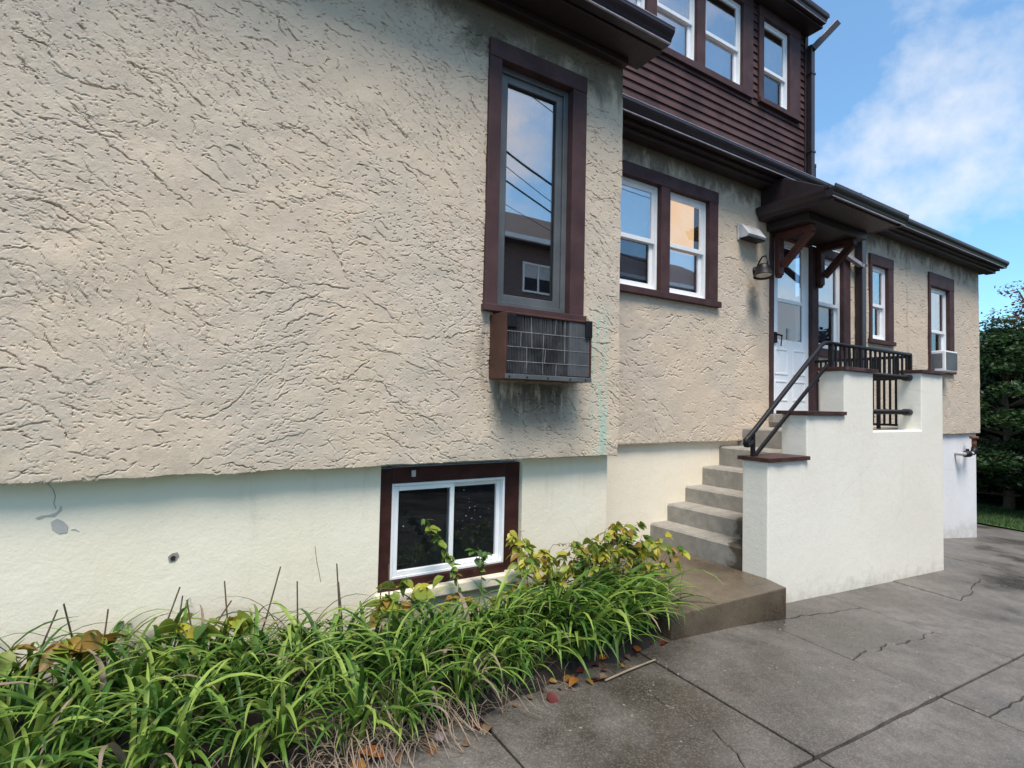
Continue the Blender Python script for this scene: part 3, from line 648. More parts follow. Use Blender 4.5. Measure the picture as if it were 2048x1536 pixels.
# iron handrail and railing
yr = 2.745
MB().tube([(3.985, yr, -.30), (3.99, yr, -.262), (4.03, yr, -.235), (4.10, yr, -.185), (5.12, yr, .60), (5.18, yr, .632), (5.26, yr, .636), (6.955, yr, .636)], .021, 10).tube([(3.985, yr, -.30), (4.02, yr, -.305), (4.075, yr, -.27)], .019, 10).build('handrail', 'black', stoop, 0, True)
MB().bar((4.10, yr, -.40), (5.24, yr, .43), .022, .03).build('lower_rail', 'black', stoop, .003)
one('box', (4.07, 4.10, yr - .015, yr + .015, -.40, -.21), 'post', 'black', stoop, .003)
xr = 6.95
rp = MB().box(xr - .018, xr + .018, yr + .02, YS - .0, .60, .632).box(xr - .012, xr + .012, yr + .02, YS, .355, .395).box(xr - .012, xr + .012, yr + .02, YS, -.165, -.14).build('iron_railing', 'black', stoop, .003)
for k in range(15):
    y = 2.885 + .060 * k; w = .016 if k in (3, 9) else .0095
    one('box', (xr - w, xr + w, y - w, y + w, -.205 if w > .01 else -.15, .602), 'baluster', 'black', rp)
for x, w in ((5.30, .019), (5.385, .009), (5.47, .009), (5.555, .009), (5.64, .009), (5.725, .009), (5.86, .009), (5.96, .009), (6.06, .009), (6.16, .009), (6.26, .009), (6.36, .009), (6.46, .009), (6.56, .009), (6.66, .009), (6.76, .009), (6.86, .009), (6.945, .018)):
    zb = .406 if x < 5.80 else (.372 if x < 6.8 else .459)
    one('box', (x - w, x + w, yr - w, yr + w, zb, .625), 'baluster', 'black', rp)

# ---------------------------------------------------------------- fittings on the house
ac = thing('air_conditioner', (2.04, 3.0, .152), 'brown cased air conditioner with dark fins hanging under the tall window', 'air conditioner')
m = MB().box(1.70, 1.715, 2.805, 3.03, .152, .565).box(2.37, 2.385, 2.805, 3.03, .152, .565).box(1.715, 2.37, 2.805, 3.03, .55, .565).box(1.715, 2.37, 2.805, 3.03, .152, .175)
m.build('case', 'acbrown', ac, .004)
one('box', (1.716, 2.369, 2.84, 3.0, .176, .549), 'coil', 'acdark', ac)
m = MB(); x = 1.722
while x < 2.365:
    if rnd.random() > .08: m.bar((x, 2.822, .178), (x + rnd.gauss(0, .002), 2.822, .548), .003, .018, (0, 1, 0))
    x += .0115
tag(m.build('coil_fins', 'fins', ac), None, kind='stuff')
for zc in (.262, .352, .447): MB().bar((1.716, 2.814, zc), (2.369, 2.812, zc + .002), .003, .003).build('grille_bar', 'acbar', ac)
for x, z0, z1 in ((1.815, .355, .45), (1.90, .352, .545), (1.985, .19, .45), (2.0, .26, .35), (1.86, .19, .35), (2.08, .45, .545), (2.16, .262, .548), (2.09, .18, .26)):
    MB().bar((x, 2.811, z0), (x + rnd.uniform(-.008, .008), 2.811, z1), .002, .003, (0, 1, 0)).build('bent_fin', 'acbar', ac)
for k in range(30):
    x = rnd.uniform(1.73, 2.18); z0 = rnd.choice((.19, .265, .355, .45)); MB().bar((x, 2.8115, z0), (x + rnd.gauss(0, .003), 2.8115, z0 + rnd.uniform(.03, .088)), .0018, .003, (0, 1, 0)).build('bent_fin', 'fins', ac)
for x in (1.73, 1.86, 2.02, 2.2, 2.33): MB().lathe([(.0, -.004), (.006, -.003), (.006, .0)], (x, 2.7985, .166), 8, (0, 1, 0)).build('screw', 'black', ac)
one('box', (2.19, 2.368, 2.813, 2.821, .19, .548), 'fin_guard', 'acgrey', ac)
one('box', (1.702, 2.383, 2.798, 2.806, .152, .182), 'bottom_rail', 'alu', ac, .003)
one('box', (2.325, 2.384, 2.797, 2.806, .45, .566), 'corner_plate', 'black', ac, .004)
one('box', (1.716, 1.78, 2.803, 2.812, .47, .55), 'corner_plate', 'black', ac, .004)
a2 = thing('air_conditioner', (10.63, 3.8, .665), 'small white window air conditioner in the window nearest the far corner', 'air conditioner')
MB().box(10.40, 10.87, 3.62, 3.93, .665, .995).build('case', 'white', a2, .01)
one('box', (10.425, 10.845, 3.612, 3.625, .69, .97), 'rear_grille', 'acgrey', a2, .004)
m = MB()
for k in range(12): m.box(10.396, 10.402, 3.66 + .012 * k, 3.666 + .012 * k, .71, .95)
m.build('side_louvre', 'acdark', a2)
one('box', (10.35, 10.40, 3.855, 3.87, .70, 1.0), 'side_panel', 'white', a2, .002); one('box', (10.87, 11.068, 3.855, 3.87, .70, 1.0), 'side_panel', 'white', a2, .002)
lamp = thing('wall_lamp', (5.66, 3.81, 1.6), 'black gooseneck wall lamp on the stucco left of the door', 'lamp')
MB().lathe([(.0, .0), (.055, .0), (.05, .02), (.0, .025)], (5.70, 3.81, 1.60), 14, (0, -1, 0)).build('wall_plate', 'black', lamp, 0, True)
MB().tube([(5.70, 3.80, 1.62), (5.70, 3.76, 1.70), (5.68, 3.71, 1.745), (5.65, 3.65, 1.74), (5.625, 3.61, 1.69), (5.615, 3.60, 1.62)], .009, 8).build('arm', 'black', lamp, 0, True)
MB().lathe([(.001, .105), (.05, .10), (.066, .075), (.068, .045), (.078, .035), (.105, -.03), (.112, -.042), (.100, -.040), (.07, .02), (.001, .03)], (5.60, 3.64, 1.535), 20, (.10, .12, 1)).build('shade', 'black', lamp, 0, True)
MB().lathe([(.001, -.030), (.07, -.026), (.09, -.020), (.07, .02), (.001, .03)], (5.60, 3.64, 1.53), 16, (.10, .12, 1)).build('lens', 'bulb', lamp, 0, True)
vent = thing('vent_hood', (5.6, 3.81, 2.0), 'galvanised dryer vent hood on the stucco above the wall lamp', 'vent')
MB().prism([(3.80, 2.085), (3.80, 1.93), (3.69, 1.93), (3.67, 1.96), (3.76, 2.085)], 5.37, 5.70).build('hood', 'galv', vent, .004)
one('box', (5.385, 5.685, 3.675, 3.79, 1.915, 1.93), 'flap', 'black', vent)
one('box', (5.35, 5.72, 3.795, 3.806, 1.91, 2.10), 'flange', 'galv', vent, .003)
pipe = thing('filler_pipe', (11.6, 3.86, -.68), 'rusty oil filler pipe elbowing out of the pale far foundation', 'pipe')
MB().tube([(11.44, 3.90, -.70), (11.47, 3.72, -.70)], .032, 12).tube([(11.47, 3.73, -.70), (11.72, 3.71, -.695), (11.76, 3.71, -.68)], .030, 12).build('arm', 'galv', pipe, 0, True)
MB().tube([(11.47, 3.72, -.70), (11.60, 3.715, -.70)], .055, 12).tube([(11.54, 3.715, -.66), (11.54, 3.715, -.61)], .025, 8).build('valve', 'black', pipe, 0, True)
MB().tube([(11.74, 3.71, -.69), (11.80, 3.71, -.66), (11.815, 3.71, -.60)], .045, 12).build('elbow', 'black', pipe, 0, True)
MB().tube([(11.815, 3.71, -.61), (11.815, 3.71, -.43)], .036, 12).build('riser', 'rust', pipe, 0, True)
MB().lathe([(.0, 0), (.062, 0), (.066, .02), (.06, .045), (.0, .05)], (11.815, 3.71, -.445), 14).build('cap', 'rust', pipe, 0, True)

# ---------------------------------------------------------------- planting
M['g1'] = leaf_mat('strap_leaf_green', (.12, .23, .032), (.18, .31, .055)); M['g2'] = leaf_mat('strap_leaf_light', (.25, .37, .065), (.34, .45, .10)); M['g3'] = leaf_mat('strap_leaf_dark', (.045, .12, .02), (.07, .17, .03))
M['straw'] = leaf_mat('dry_leaf', (.36, .28, .20), (.22, .165, .125), .8, .15); M['stalk'] = leaf_mat('cut_stalk', (.13, .085, .06), (.20, .14, .09), .8, 0, 30)
M['y1'] = leaf_mat('yellow_leaf', (.50, .43, .045), (.40, .40, .05)); M['y2'] = leaf_mat('lime_leaf', (.28, .33, .045), (.20, .29, .045)); M['y3'] = leaf_mat('green_leaf', (.07, .15, .03), (.10, .19, .04)); M['y4'] = leaf_mat('ochre_leaf', (.40, .25, .05), (.22, .13, .04))
M['orange'] = leaf_mat('orange_leaf', (.46, .13, .03), (.38, .20, .05)); M['red'] = leaf_mat('red_leaf', (.20, .025, .02), (.14, .03, .02)); M['mauve'] = leaf_mat('mauve_leaf', (.36, .28, .31), (.28, .2, .22)); M['tan'] = leaf_mat('tan_leaf', (.28, .19, .12), (.2, .13, .08)); M['amber'] = leaf_mat('amber_leaf', (.52, .26, .035), (.46, .22, .04))
M['twig'] = leaf_mat('twig_bark', (.10, .065, .045), (.16, .11, .07), .8, 0, 30); M['pale_twig'] = leaf_mat('pale_stick', (.40, .32, .22), (.32, .25, .17), .8, 0, 30)
def blade_mesh(L, w, a0, bend, twist, mat):
    v = []; f = []; n = 9; x = z = 0; 
    for k in range(n + 1):
        t = k / n; a = a0 - bend * t ** 1.5; hw = w / 2 * (min(1, .55 + t * 2.2)) * (1 - t ** 3.2) + .0006; yy = twist * t * t * L
        nx_, nz_ = -math.sin(a), math.cos(a)
        v += [(x + nx_ * hw * .35, yy - hw, z + nz_ * hw * .35), (x, yy, z), (x + nx_ * hw * .35, yy + hw, z + nz_ * hw * .35)]
        x += math.cos(a) * L / n; z += math.sin(a) * L / n
    for k in range(n):
        for j in range(2): f.append((k * 3 + j, k * 3 + j + 1, k * 3 + 4 + j, k * 3 + 3 + j))
    me = bpy.data.meshes.new('strap_leaf'); me.from_pydata(v, [], f); me.materials.append(M[mat]); me.polygons.foreach_set('use_smooth', [True] * len(f)); return me
BL = {}
for mat in ('g1', 'g2', 'g3', 'straw'):
    BL[mat] = [blade_mesh(rnd.uniform(.38, .60), rnd.uniform(.016, .029), math.radians(rnd.uniform(60, 86)), math.radians(rnd.uniform(85, 150)), rnd.uniform(-.12, .12), mat) for _ in range(9)]
stalk_me = MB(); stalk_me.tube([(0, 0, 0), (.004, 0, .25), (-.003, .002, .5)], [.0048, .0042, .0036], 6)
stalk_mesh = bpy.data.meshes.new('stalk'); stalk_mesh.from_pydata(stalk_me.v, [], stalk_me.f); stalk_mesh.materials.append(M['stalk'])
def kid(name, me, parent, loc, rot, s):
    o = bpy.data.objects.new(name, me); C.objects.link(o); o.parent = parent; o.location = loc; o.rotation_euler = rot; o.scale = (s, s, s) if not isinstance(s, tuple) else s; return o
def bedz(x, y):
    ye = float(np.interp(x, *zip(*bed_edge))); t = (y - ye) / (3.12 - ye); return g(x, y) + .004 + .05 * min(1, max(0, t * 3))
def clump(x, y, n, s, dry, stalks, label, out=-1.6, up=0.):
    t = thing('daylily_clump', (x, y, bedz(x, y) - .01), label, 'plant', 'strap-leaved clumps in the bed')
    for k in range(n):
        a = rnd.uniform(-math.pi, math.pi)
        if rnd.random() < .5: a = rnd.gauss(out, .8)
        r = abs(rnd.gauss(0, .05)); mat = rnd.choices(('g1', 'g2', 'g3', 'straw'), (.42, .34, .32 - dry * .3, .02 + dry * .3))[0]
        sc_ = s * rnd.uniform(.62, 1.12)
        if y > 2.75 and math.sin(a) > .2: a = -a
        if x > 1.5 and y < 2.75: sc_ *= 1.0 + .2 * (rnd.random() < .4)
        kid('leaf', rnd.choice(BL[mat]), t, (math.cos(a) * r, math.sin(a) * r, 0), (rnd.gauss(0, .14), rnd.gauss(0, .14) - up, a), sc_)
    for k in range(stalks):
        kid('stalk', stalk_mesh, t, (rnd.gauss(0, .06), -abs(rnd.gauss(0, .05)), 0), (abs(rnd.gauss(0, .12)), rnd.gauss(.03, .16), 0), (1, 1, rnd.uniform(.7, 1.0)))
    return t
ZONES = ((-.62, 'at the far left end of the bed'), (-.15, 'below the chipped paint patch'), (.35, 'below the pipe hole in the foundation'), (.95, 'left of the basement window'), (1.5, 'below the left basement pane'), (2.0, 'below the right basement pane'), (2.4, 'right of the basement window'), (9, 'beside the bottom landing slab'))
ROWS = ('front-row clump', 'second-row clump', 'third-row clump', 'back-row clump')
ORD = ('leftmost', 'second', 'third', 'fourth', 'fifth')
spots = []
for x in np.arange(-1.1, 2.78, .20):
    ye = float(np.interp(x, *zip(*bed_edge)))
    for r_, yy in enumerate((ye + .17, ye + .17 + (2.79 - ye) * .34, ye + .17 + (2.79 - ye) * .68, 2.96)):
        if x < -.5 and r_ == 0: continue
        if r_ == 3 and 1.0 < x < 2.1 and rnd.random() < .5: continue
        spots.append((x + rnd.gauss(0, .04) + (.1 if r_ % 2 else 0), yy + rnd.gauss(0, .03), r_))
count = {}
for x, y, r_ in sorted(spots):
    zi = next(i for i, q in enumerate(ZONES) if x < q[0]); k = count.get((zi, r_), 0); count[(zi, r_)] = k + 1
    right = x > 1.9
    s = (.92 if r_ == 0 else 1.0) * (1.12 if right else .90) * (1.0 if not (1.0 < x < 2.05 and r_ == 3) else .66) * (.82 if right and r_ == 3 else 1) * (.9 if x > 2.5 else 1)
    front = r_ == 0
    clump(x, y, 32 if front else 34, s, .14 if front and x < 1.4 else .05, (rnd.choice((1, 2, 2, 3)) if r_ == 3 and x < 1.1 else (1 if rnd.random() < .3 and r_ == 3 else 0)), 'strap-leaved ' + ROWS[r_] + ', ' + ORD[k] + ', ' + ZONES[zi][1], rnd.gauss(-1.55 if not right else -1.25, .25))
# matted dry leaves under the front row
tv = []; tf = []
for _ in range(380):
    x = rnd.gauss(.75, .42); ye = float(np.interp(x, *zip(*bed_edge))); y = ye + abs(rnd.gauss(.05, .14)); L = rnd.uniform(.08, .26); a = rnd.uniform(-3.3, .2); z0 = bedz(x, y) + rnd.uniform(.0, .15) * min(1, .35 + (y - ye) * 2.5); w = rnd.uniform(.0012, .003); i = len(tv)
    for k in range(5):
        t = k / 4; px = x + math.cos(a + t * .6) * L * t; py = y + math.sin(a + t * .6) * L * t; pz = max(g(px, py) + .008 + rnd.random() * .012, z0 + .05 * math.sin(t * 3) - L * .75 * t * t)
        tv += [(px - math.sin(a) * w, py + math.cos(a) * w, pz), (px + math.sin(a) * w, py - math.cos(a) * w, pz + w * .5)]
    tf += [(i + 2 * k, i + 2 * k + 1, i + 2 * k + 3, i + 2 * k + 2) for k in range(4)]
tag(mesh_obj('dry_thatch', tv, tf, 'straw'), 'matted dry grass-like leaves drooping along the front of the bed', 'dead leaves', kind='stuff')
# leafy vines and shrub: each leaf a piece
def leaf_mesh(mat, L=1., w=.62, fold=.16, curl=.15, n=5):
    v = []; f = []
    for k in range(n + 1):
        t = k / n; hw = w / 2 * (math.sin(math.pi * min(1, t * .94 + .06) ** .8)) ** .8 if 0 < k < n else .012
        zc = -curl * t * t; v += [(t * L, -hw, zc + fold * hw * 2), (t * L, 0, zc), (t * L, hw, zc + fold * hw * 2)]
    for k in range(n):
        for j in range(2): f.append((k * 3 + j, k * 3 + j + 1, k * 3 + 4 + j, k * 3 + 3 + j))
    me = bpy.data.meshes.new('leaf'); me.from_pydata(v, [], f); me.materials.append(M[mat]); me.polygons.foreach_set('use_smooth', [True] * len(f)); return me
LF = {k: [leaf_mesh(k, 1, rnd.uniform(.5, .78), rnd.uniform(.05, .25), rnd.uniform(0, .35)) for _ in range(4)] for k in ('y1', 'y2', 'y3', 'y4', 'orange', 'red', 'mauve', 'tan', 'amber')}
def sprig(name, label, base, paths, mats, size, per, cat='vine', stem='twig', sr=.0022, group=None):
    t = thing(name, base, label, cat, group); B = Vector(base)
    for pth in paths:
        pts = [Vector(p) for p in pth]; fine = []
        for a, b in zip(pts[:-1], pts[1:]):
            for k in range(5): fine.append(a.lerp(b, k / 5) + Vector((rnd.gauss(0, .004), rnd.gauss(0, .004), rnd.gauss(0, .004))))
        fine.append(pts[-1])
        MB().tube(fine, [sr * (1 - .6 * k / len(fine)) for k in range(len(fine))], 5).build('stem', stem, t)
        for k in range(per):
            u = rnd.uniform(.12, 1) ** .75 * (len(fine) - 1); i = min(int(u), len(fine) - 2); p = fine[i].lerp(fine[i + 1], u - i)
            mat = rnd.choices(*zip(*mats))[0]; s = size * rnd.uniform(.6, 1.2)
            kid('leaf', rnd.choice(LF[mat]), t, tuple(p - B), (rnd.gauss(0, .6), rnd.uniform(-.3, .9), rnd.uniform(-math.pi, math.pi) if rnd.random() < .4 else rnd.gauss(-1.6, .9)), s)
    return t
def bz(x, y): return (x, y, bedz(x, y))
sprig('vine', 'green-leaved vine climbing in front of the left basement pane', bz(1.5, 2.98), [[bz(1.5, 2.98), (1.50, 2.97, -1.10), (1.43, 2.98, -.92), (1.36, 3.0, -.80), (1.28, 3.0, -.69)]], (('y3', 3), ('y2', 4)), .056, 46)
sprig('vine', 'small upright green sprig in front of the right basement pane', bz(1.66, 2.97), [[bz(1.66, 2.97), (1.66, 2.97, -1.1), (1.655, 2.98, -.97), (1.635, 2.98, -.88)], [(1.66, 2.97, -1.05), (1.69, 2.97, -.95), (1.70, 2.97, -.93)], [(1.655, 2.975, -1.0), (1.61, 2.97, -.93), (1.60, 2.97, -.90)]], (('y3', 6), ('y2', 1)), .052, 10)
sprig('vine', 'bright yellow-leaved vine standing at the right edge of the basement window', bz(1.95, 2.97), [[bz(1.95, 2.97), (1.96, 2.97, -1.12), (1.93, 2.98, -.95), (1.87, 2.98, -.82)], [bz(1.98, 2.97), (2.0, 2.96, -1.1), (2.0, 2.97, -.95), (1.95, 2.98, -.84)], [bz(2.0, 2.95), (2.05, 2.95, -1.12), (2.08, 2.96, -.99), (2.10, 2.96, -.97)]], (('y1', 6), ('y2', 3)), .066, 24)
shl = []; shr = []
for k in range(46):
    sh = shr if k % 2 else shl; x = rnd.uniform(2.45, 2.98) if k % 2 else rnd.uniform(2.02, 2.5); y = rnd.uniform(2.72, 2.96); dx = rnd.gauss(.05, .18); hgt = rnd.uniform(.40, .55) + (.08 if 2.45 < x < 2.75 else 0)
    b0 = bz(x, y); zb = b0[2]; sh.append([b0, (x + dx * .25, y - .02, zb + hgt * .6), (x + dx * .6, y - .05, zb + hgt * .95), (x + dx, y - .10, zb + hgt * rnd.uniform(.8, 1.1))])
sprig('shrub', 'yellowing leafy shrub nearest the concrete steps', bz(2.7, 2.85), shr, (('y1', 4), ('y2', 4), ('y3', 1.5), ('y4', 1.6)), .074, 12, 'shrub')
sprig('shrub', 'yellowing leafy shrub right beside the basement window', bz(2.25, 2.85), shl, (('y1', 4), ('y2', 4), ('y3', 1.5), ('y4', 1.6)), .070, 12, 'shrub')
sprig('vine', 'tall leafy tip rising above the yellowing shrub near the steps', bz(2.68, 2.9), [[bz(2.68, 2.9), (2.70, 2.9, -1.15), (2.71, 2.9, -.97), (2.68, 2.9, -.87)], [(2.70, 2.9, -1.0), (2.76, 2.88, -.93), (2.79, 2.88, -.92)]], (('y1', 3), ('y2', 4), ('y3', 2)), .062, 24)
sprig('vine', 'bare arching stem over the shrub beside the cream foundation', bz(2.05, 2.95), [[bz(2.05, 2.95), (2.08, 2.95, -1.06), (2.2, 2.95, -.94), (2.34, 2.95, -.945), (2.42, 2.93, -1.0)]], (('y4', 1), ('y2', 1)), .04, 7)
sprig('vine', 'lime-leaved vine at the left lower corner of the basement window', bz(1.05, 2.9), [[bz(1.05, 2.9), (1.04, 2.9, -1.12), (1.09, 2.92, -1.04), (1.16, 2.94, -1.0)], [bz(1.0, 2.88), (.99, 2.87, -1.14), (1.02, 2.88, -1.06)], [bz(1.12, 2.9), (1.15, 2.9, -1.1), (1.28, 2.93, -1.05), (1.40, 2.95, -1.03)]], (('y2', 5), ('y1', 2), ('y4', 2), ('y3', 1)), .10, 12)
sprig('vine', 'ochre and yellow weed below the basement sill', bz(1.55, 2.9), [[bz(1.35, 2.88), (1.36, 2.87, -1.2), (1.42, 2.88, -1.13)], [bz(1.55, 2.88), (1.56, 2.86, -1.2), (1.5, 2.87, -1.14)], [bz(1.8, 2.88), (1.8, 2.86, -1.2), (1.86, 2.87, -1.12)], [bz(1.68, 2.88), (1.69, 2.86, -1.22), (1.74, 2.87, -1.15)]], (('y4', 4), ('y1', 3), ('y2', 3)), .07, 12)
sprig('vine', 'broad yellow-green leaves at the left end of the bed', bz(-.4, 2.95), [[bz(-.62, 2.95), (-.6, 2.93, -1.08), (-.5, 2.85, -1.0)], [bz(-.45, 2.95), (-.42, 2.9, -1.08), (-.33, 2.84, -1.0)], [bz(-.3, 2.95), (-.27, 2.9, -1.08), (-.2, 2.84, -1.0)], [bz(-.75, 2.9), (-.8, 2.88, -1.12), (-.9, 2.88, -1.08)]], (('y2', 4), ('y1', 2), ('y4', 3)), .115, 17)
sprig('vine', 'broad lime leaves behind the cut stalks left of centre in the bed', bz(.1, 2.93), [[bz(0, 2.95), (.02, 2.9, -1.10), (.06, 2.85, -1.02)], [bz(.1, 2.92), (.12, 2.88, -1.1), (.18, 2.84, -1.02)], [bz(.22, 2.95), (.23, 2.94, -1.13), (.3, 2.93, -1.05)], [bz(.05, 2.85), (.06, 2.82, -1.2), (.08, 2.78, -1.17)]], (('y2', 5), ('y1', 2), ('y3', 2)), .105, 16)
am = thing('single_leaf', (.10, 2.62, -1.10), 'large amber leaf hanging upright above the green straps at left', 'leaf'); kid('leaf_blade', LF['amber'][1], am, (0, 0, 0), (.2, 1.45, -1.5), .085)
# fallen leaves and sticks on the edge of the concrete
def fallen(x, y, mat, s, label, lift=.012, rot=None):
    o = bpy.data.objects.new('fallen_leaf', rnd.choice(LF[mat])); C.objects.link(o); o.location = (x, y, g(x, y) + lift); o.rotation_euler = rot or (rnd.gauss(0, .35), rnd.gauss(0, .3), rnd.uniform(-3, 3)); o.scale = (s, s, s)
    tag(o, label, 'leaf', 'fallen leaves along the bed edge')
for x, y, mat, s, lb in ((.66, 2.03, 'orange', .13, 'bright orange fallen leaf nearest the bottom edge of the picture'), (.74, 2.06, 'orange', .11, 'second orange fallen leaf beside the mauve one'), (.80, 2.09, 'mauve', .10, 'pale mauve fallen leaf beside the orange ones'), (1.0, 2.12, 'mauve', .075, 'small pale mauve leaf fallen right of the larger mauve one'), (1.62, 2.20, 'red', .09, 'dark red fallen leaf under the middle of the strap leaves'), (1.85, 2.24, 'orange', .075, 'rust-orange leaf lying behind the pale stick')):
    fallen(x, y, mat, s, lb, .03)
for k in range(34):
    x = rnd.uniform(.7, 2.75); ye = float(np.interp(x, *zip(*bed_edge))); mt_ = rnd.choice(('red', 'red', 'tan', 'tan', 'orange', 'y4', 'red')); fallen(x, ye + rnd.gauss(-.01, .05), mt_, rnd.uniform(.035, .075), 'small ' + {'red': 'dark red', 'tan': 'tan', 'orange': 'orange', 'y4': 'ochre'}[mt_] + ' leaf in the litter along the bed edge')
tag(MB().tube([(2.0, 2.20, g(2, 2.2) + .012), (2.2, 2.235, g(2.2, 2.2) + .014), (2.45, 2.27, g(2.45, 2.27) + .012)], [.006, .0055, .005], 7).build('stick', 'pale_twig'), 'pale straight stick lying on the concrete at the bed edge', 'stick')
tag(MB().tube([(3.0, 2.56, -1.33), (3.12, 2.66, -1.26), (3.22, 2.72, -1.20)], [.003, .0025, .002], 5).build('twig', 'twig'), 'thin brown twig leaning over the bottom landing slab', 'twig')

# ---------------------------------------------------------------- far right: lawn, trees
b_ = NB('lawn_grass'); M['lawn'] = b_.out(b_.mix(b_.mr(b_.noise(2.5, 5), .3, .7), (.035, .075, .015), (.07, .13, .03)), .8, b_.bump(b_.noise(40, 4), .6, .03))
lv = [(x, y, g(x, y) + .03) for x in (15.95, 17, 19, 23, 40, 80) for y in (-20, -4, 2, 6, 12, 30)]
tag(mesh_obj('lawn', lv, [(i * 6 + j, (i + 1) * 6 + j, (i + 1) * 6 + j + 1, i * 6 + j + 1) for i in range(5) for j in range(5)], 'lawn'), None, kind='structure')
nb = 26000; bxs = rng.uniform(15.96, 19.5, nb); bys = rng.uniform(-3, 9, nb); a = rng.uniform(0, 6.28, nb); hb = rng.uniform(.05, .12, nb); zz = np.array([g(x, y) for x, y in zip(bxs, bys)]) + .03
Vb = np.stack([np.stack([bxs - np.cos(a) * .008, bys - np.sin(a) * .008, zz], -1), np.stack([bxs + np.cos(a) * .008, bys + np.sin(a) * .008, zz], -1), np.stack([bxs + rng.normal(0, .03, nb), bys + rng.normal(0, .03, nb), zz + hb], -1)], 1).reshape(-1, 3)
tag(np_mesh('grass', Vb, np.arange(nb * 3).reshape(-1, 3), 'lawn'), 'mown green grass beyond the end of the driveway', 'grass', kind='stuff')
M['t1'] = leaf_mat('tree_leaf_green', (.022, .058, .016), (.06, .12, .03), .5, .3, .9); M['t2'] = leaf_mat('tree_leaf_dark', (.014, .030, .012), (.03, .055, .018), .55, .2, .9); M['t3'] = leaf_mat('copper_leaf', (.09, .055, .03), (.14, .06, .04), .5, .25, 1.2)
def tree(name, label, base, h, spread, mat, n_layers, per, leaf, seed, crown0=.12, flat=.16, cat='tree', trunk_r=.14, shape=1.0):
    r = np.random.default_rng(seed); rr = random.Random(seed); t = thing(name, base, label, cat)
    tr = MB(); bx_, by_, bz_ = base; limbs = []
    tr.tube([(bx_, by_, bz_ - .2), (bx_ + .05, by_, bz_ + h * .3), (bx_ - .05, by_ + .05, bz_ + h * .65), (bx_, by_, bz_ + h * .93)], [trunk_r, trunk_r * .8, trunk_r * .45, .02], 9)
    cl = []
    for k in range(n_layers):
        tt = k / max(1, n_layers - 1); zc = h * (crown0 + (1 - crown0) * tt); R = spread * (math.sin(math.pi * min(1, (.22 + .74 * tt)) ** shape) ** .7) * rr.uniform(.8, 1.15)
        for q in range(6):
            an = rr.uniform(0, 6.28); d = R * rr.uniform(.25, 1.0); c = (math.cos(an) * d, math.sin(an) * d, zc + rr.gauss(0, h * .025) - d * .05); cl.append((c, rr.uniform(.35, .75) * spread * .42))
            tr.tube([(bx_, by_, bz_ + zc * .86), (bx_ + c[0] * .5, by_ + c[1] * .5, bz_ + zc * .96), (bx_ + c[0], by_ + c[1], bz_ + c[2])], [trunk_r * .28, trunk_r * .16, .008], 5)
    tr.build('trunk', 'twig', t)
    cs = np.array([c for c, _ in cl]); rs = np.array([s for _, s in cl]); N = per * len(cl); idx = r.integers(0, len(cl), N)
    d = r.normal(0, 1, (N, 3)); d /= np.linalg.norm(d, axis=1)[:, None]; rad = r.uniform(0.15, 1, N) ** .5
    P = cs[idx] + d * (rs[idx] * rad)[:, None] * np.array([1, 1, flat / .35]); 
    u = r.normal(0, 1, (N, 3)) * np.array([1, 1, .45]); u /= np.linalg.norm(u, axis=1)[:, None]; w = np.cross(u, r.normal(0, .5, (N, 3)) + np.array([0, 0, 1])); w /= np.linalg.norm(w, axis=1)[:, None]
    s = leaf * r.uniform(.6, 1.3, N)[:, None]
    V = np.stack([P - u * s, P - w * s * .5 - np.array([0, 0, .12]) * s, P + u * s, P + w * s * .5 - np.array([0, 0, .12]) * s], 1).reshape(-1, 3)
    np_mesh('crown', V, np.arange(4 * N).reshape(-1, 4), mat, t)
    return t
tree('dogwood_tree', 'layered green tree beyond the lawn beside the far house corner', (19.6, 5.4, g(17, 5.6)), 4.9, 2.6, 't1', 15, 360, .065, 31, .10, .13)
tree('dark_evergreen', 'dark dense evergreen standing behind the layered green tree', (22.6, 6.6, g(17, 6.6)), 4.6, 3.2, 't2', 14, 420, .10, 32, .03, .3)
tree('dark_evergreen', 'dark evergreen at the right edge of the picture behind the lawn', (22.4, 3.0, g(17, 3)), 4.4, 3.0, 't2', 13, 400, .10, 33, .03, .3)
tree('copper_tree', 'sparse copper-leaved tree whose twigs rise above the green trees', (21.6, 5.3, g(17, 5)), 6.2, 2.2, 't3', 9, 70, .06, 34, .55)
tree('undergrowth_shrub', 'low dark shrub filling the shade under the layered green tree', (20.6, 5.0, g(17, 5)), 2.3, 2.4, 't2', 8, 420, .075, 51, .02, .3, 'shrub', .05)
for i, (x, y) in enumerate(((27, 12), (28, 0), (26, -6), (30, -13))):
    tree('garden_tree', ('tall dark tree hidden behind the house corner', 'distant dark tree right of the lawn', 'distant tree beyond the right edge of the driveway', 'farthest tree to the right of the driveway')[i], (x, y, g(17, y)), 6.0, 3.6, 't2', 9, 170, .17, 40 + i, .06, .35)

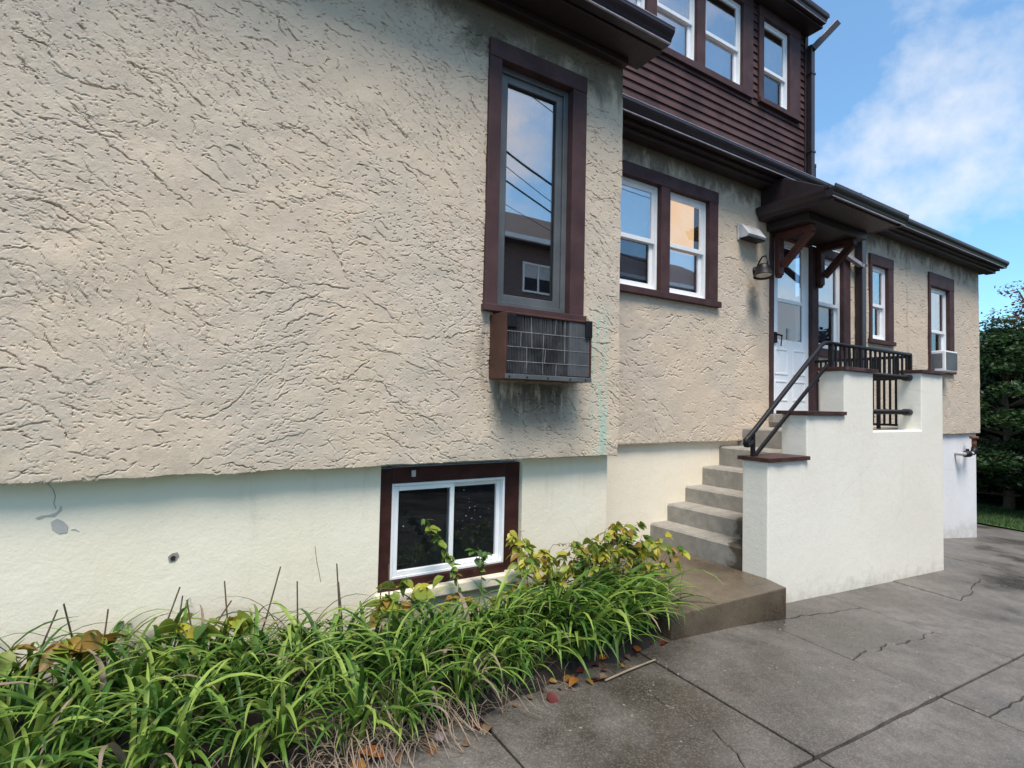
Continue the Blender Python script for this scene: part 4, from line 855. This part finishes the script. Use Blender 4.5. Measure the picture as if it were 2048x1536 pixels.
# ---------------------------------------------------------------- across the driveway (seen mirrored in the window panes)
b_ = NB('dark_brick'); bt = b_.n('TexBrick', Vector=b_.n('Mapping', Vector=b_.co, Rotation=(math.pi / 2, 0, 0)).outputs[0], Color1=(.15, .085, .075), Color2=(.11, .065, .06), Mortar=(.2, .18, .17), Scale=4.5)
M['brick'] = b_.out(bt.outputs['Color'], .85, b_.bump(bt.outputs['Fac'], .3, .01))
nh = thing('neighbour_house', (8, -8, g(8, -8)), 'dark brick neighbouring house mirrored in the tall window pane', 'house')
MB().box(1.5, 22, -15, -7.95, -2.4, 5.0).build('wall', 'brick', nh)
MB().prism([(-7.45, 4.98), (-7.45, 5.12), (-11.5, 7.4), (-15.5, 5.12), (-15.5, 4.98)], 1.0, 22.5).build('roof', 'roof', nh)
one('box', (1.0, 22.5, -7.5, -7.38, 4.96, 5.10), 'gutter', 'white', nh)
for xa, zb in ((9.1, 3.5), (4.2, 3.5), (14.5, 3.5), (9.1, .4), (14.5, .4), (4.2, .4)):
    w = ring(MB(), xa, xa + 1.2, zb, zb + .95, .06, -7.95, -7.90); w.box(xa + .57, xa + .63, -7.95, -7.905, zb, zb + .95); wo_ = w.build('window', 'white', nh)
    one('box', (xa + .05, xa + 1.15, -7.94, -7.93, zb + .48, zb + .9), 'blind', 'blind', wo_); one('box', (xa + .05, xa + 1.15, -7.942, -7.932, zb + .05, zb + .48), 'pane', 'room', wo_)
pole = thing('utility_pole', (-6, -2, g(-6, -2)), 'wooden utility pole carrying the wires mirrored in the windows', 'pole')
MB().tube([(-6, -2, -1.3), (-6, -2, 9.8)], [.16, .11], 12).build('shaft', 'twig', pole, 0, True)
one('box', (-6.06, -5.94, -3.0, -1.0, 9.2, 9.32), 'crossarm', 'twig', pole)
for i, (z6, z8, rw, lb) in enumerate(((8.10, 7.95, .012, 'thin uppermost wire mirrored in the tall window'), (8.44, 8.39, .008, 'second thin wire mirrored near the top of the tall window'), (6.22, 5.91, .028, 'thick black cable mirrored across the tall window'), (5.84, 5.42, .010, 'thin wire mirrored just below the thick cable'), (5.49, 5.14, .022, 'lower black cable mirrored in the tall window'), (4.9, 4.65, .007, 'lowest thin wire mirrored in the tall window'))):
    sl = (z8 - z6) / 2.04; pts = []
    for k in range(25):
        x = -6 + 23 * k / 24; y = -2 - 5.9 * k / 24; pts.append((x, y + .1, z6 + sl * (x - 6.9) + .014 * ((x - 7.9) ** 2 - 1)))
    tag(MB().tube(pts, rw, 6, False).build('utility_wire', 'black'), lb, 'wire')
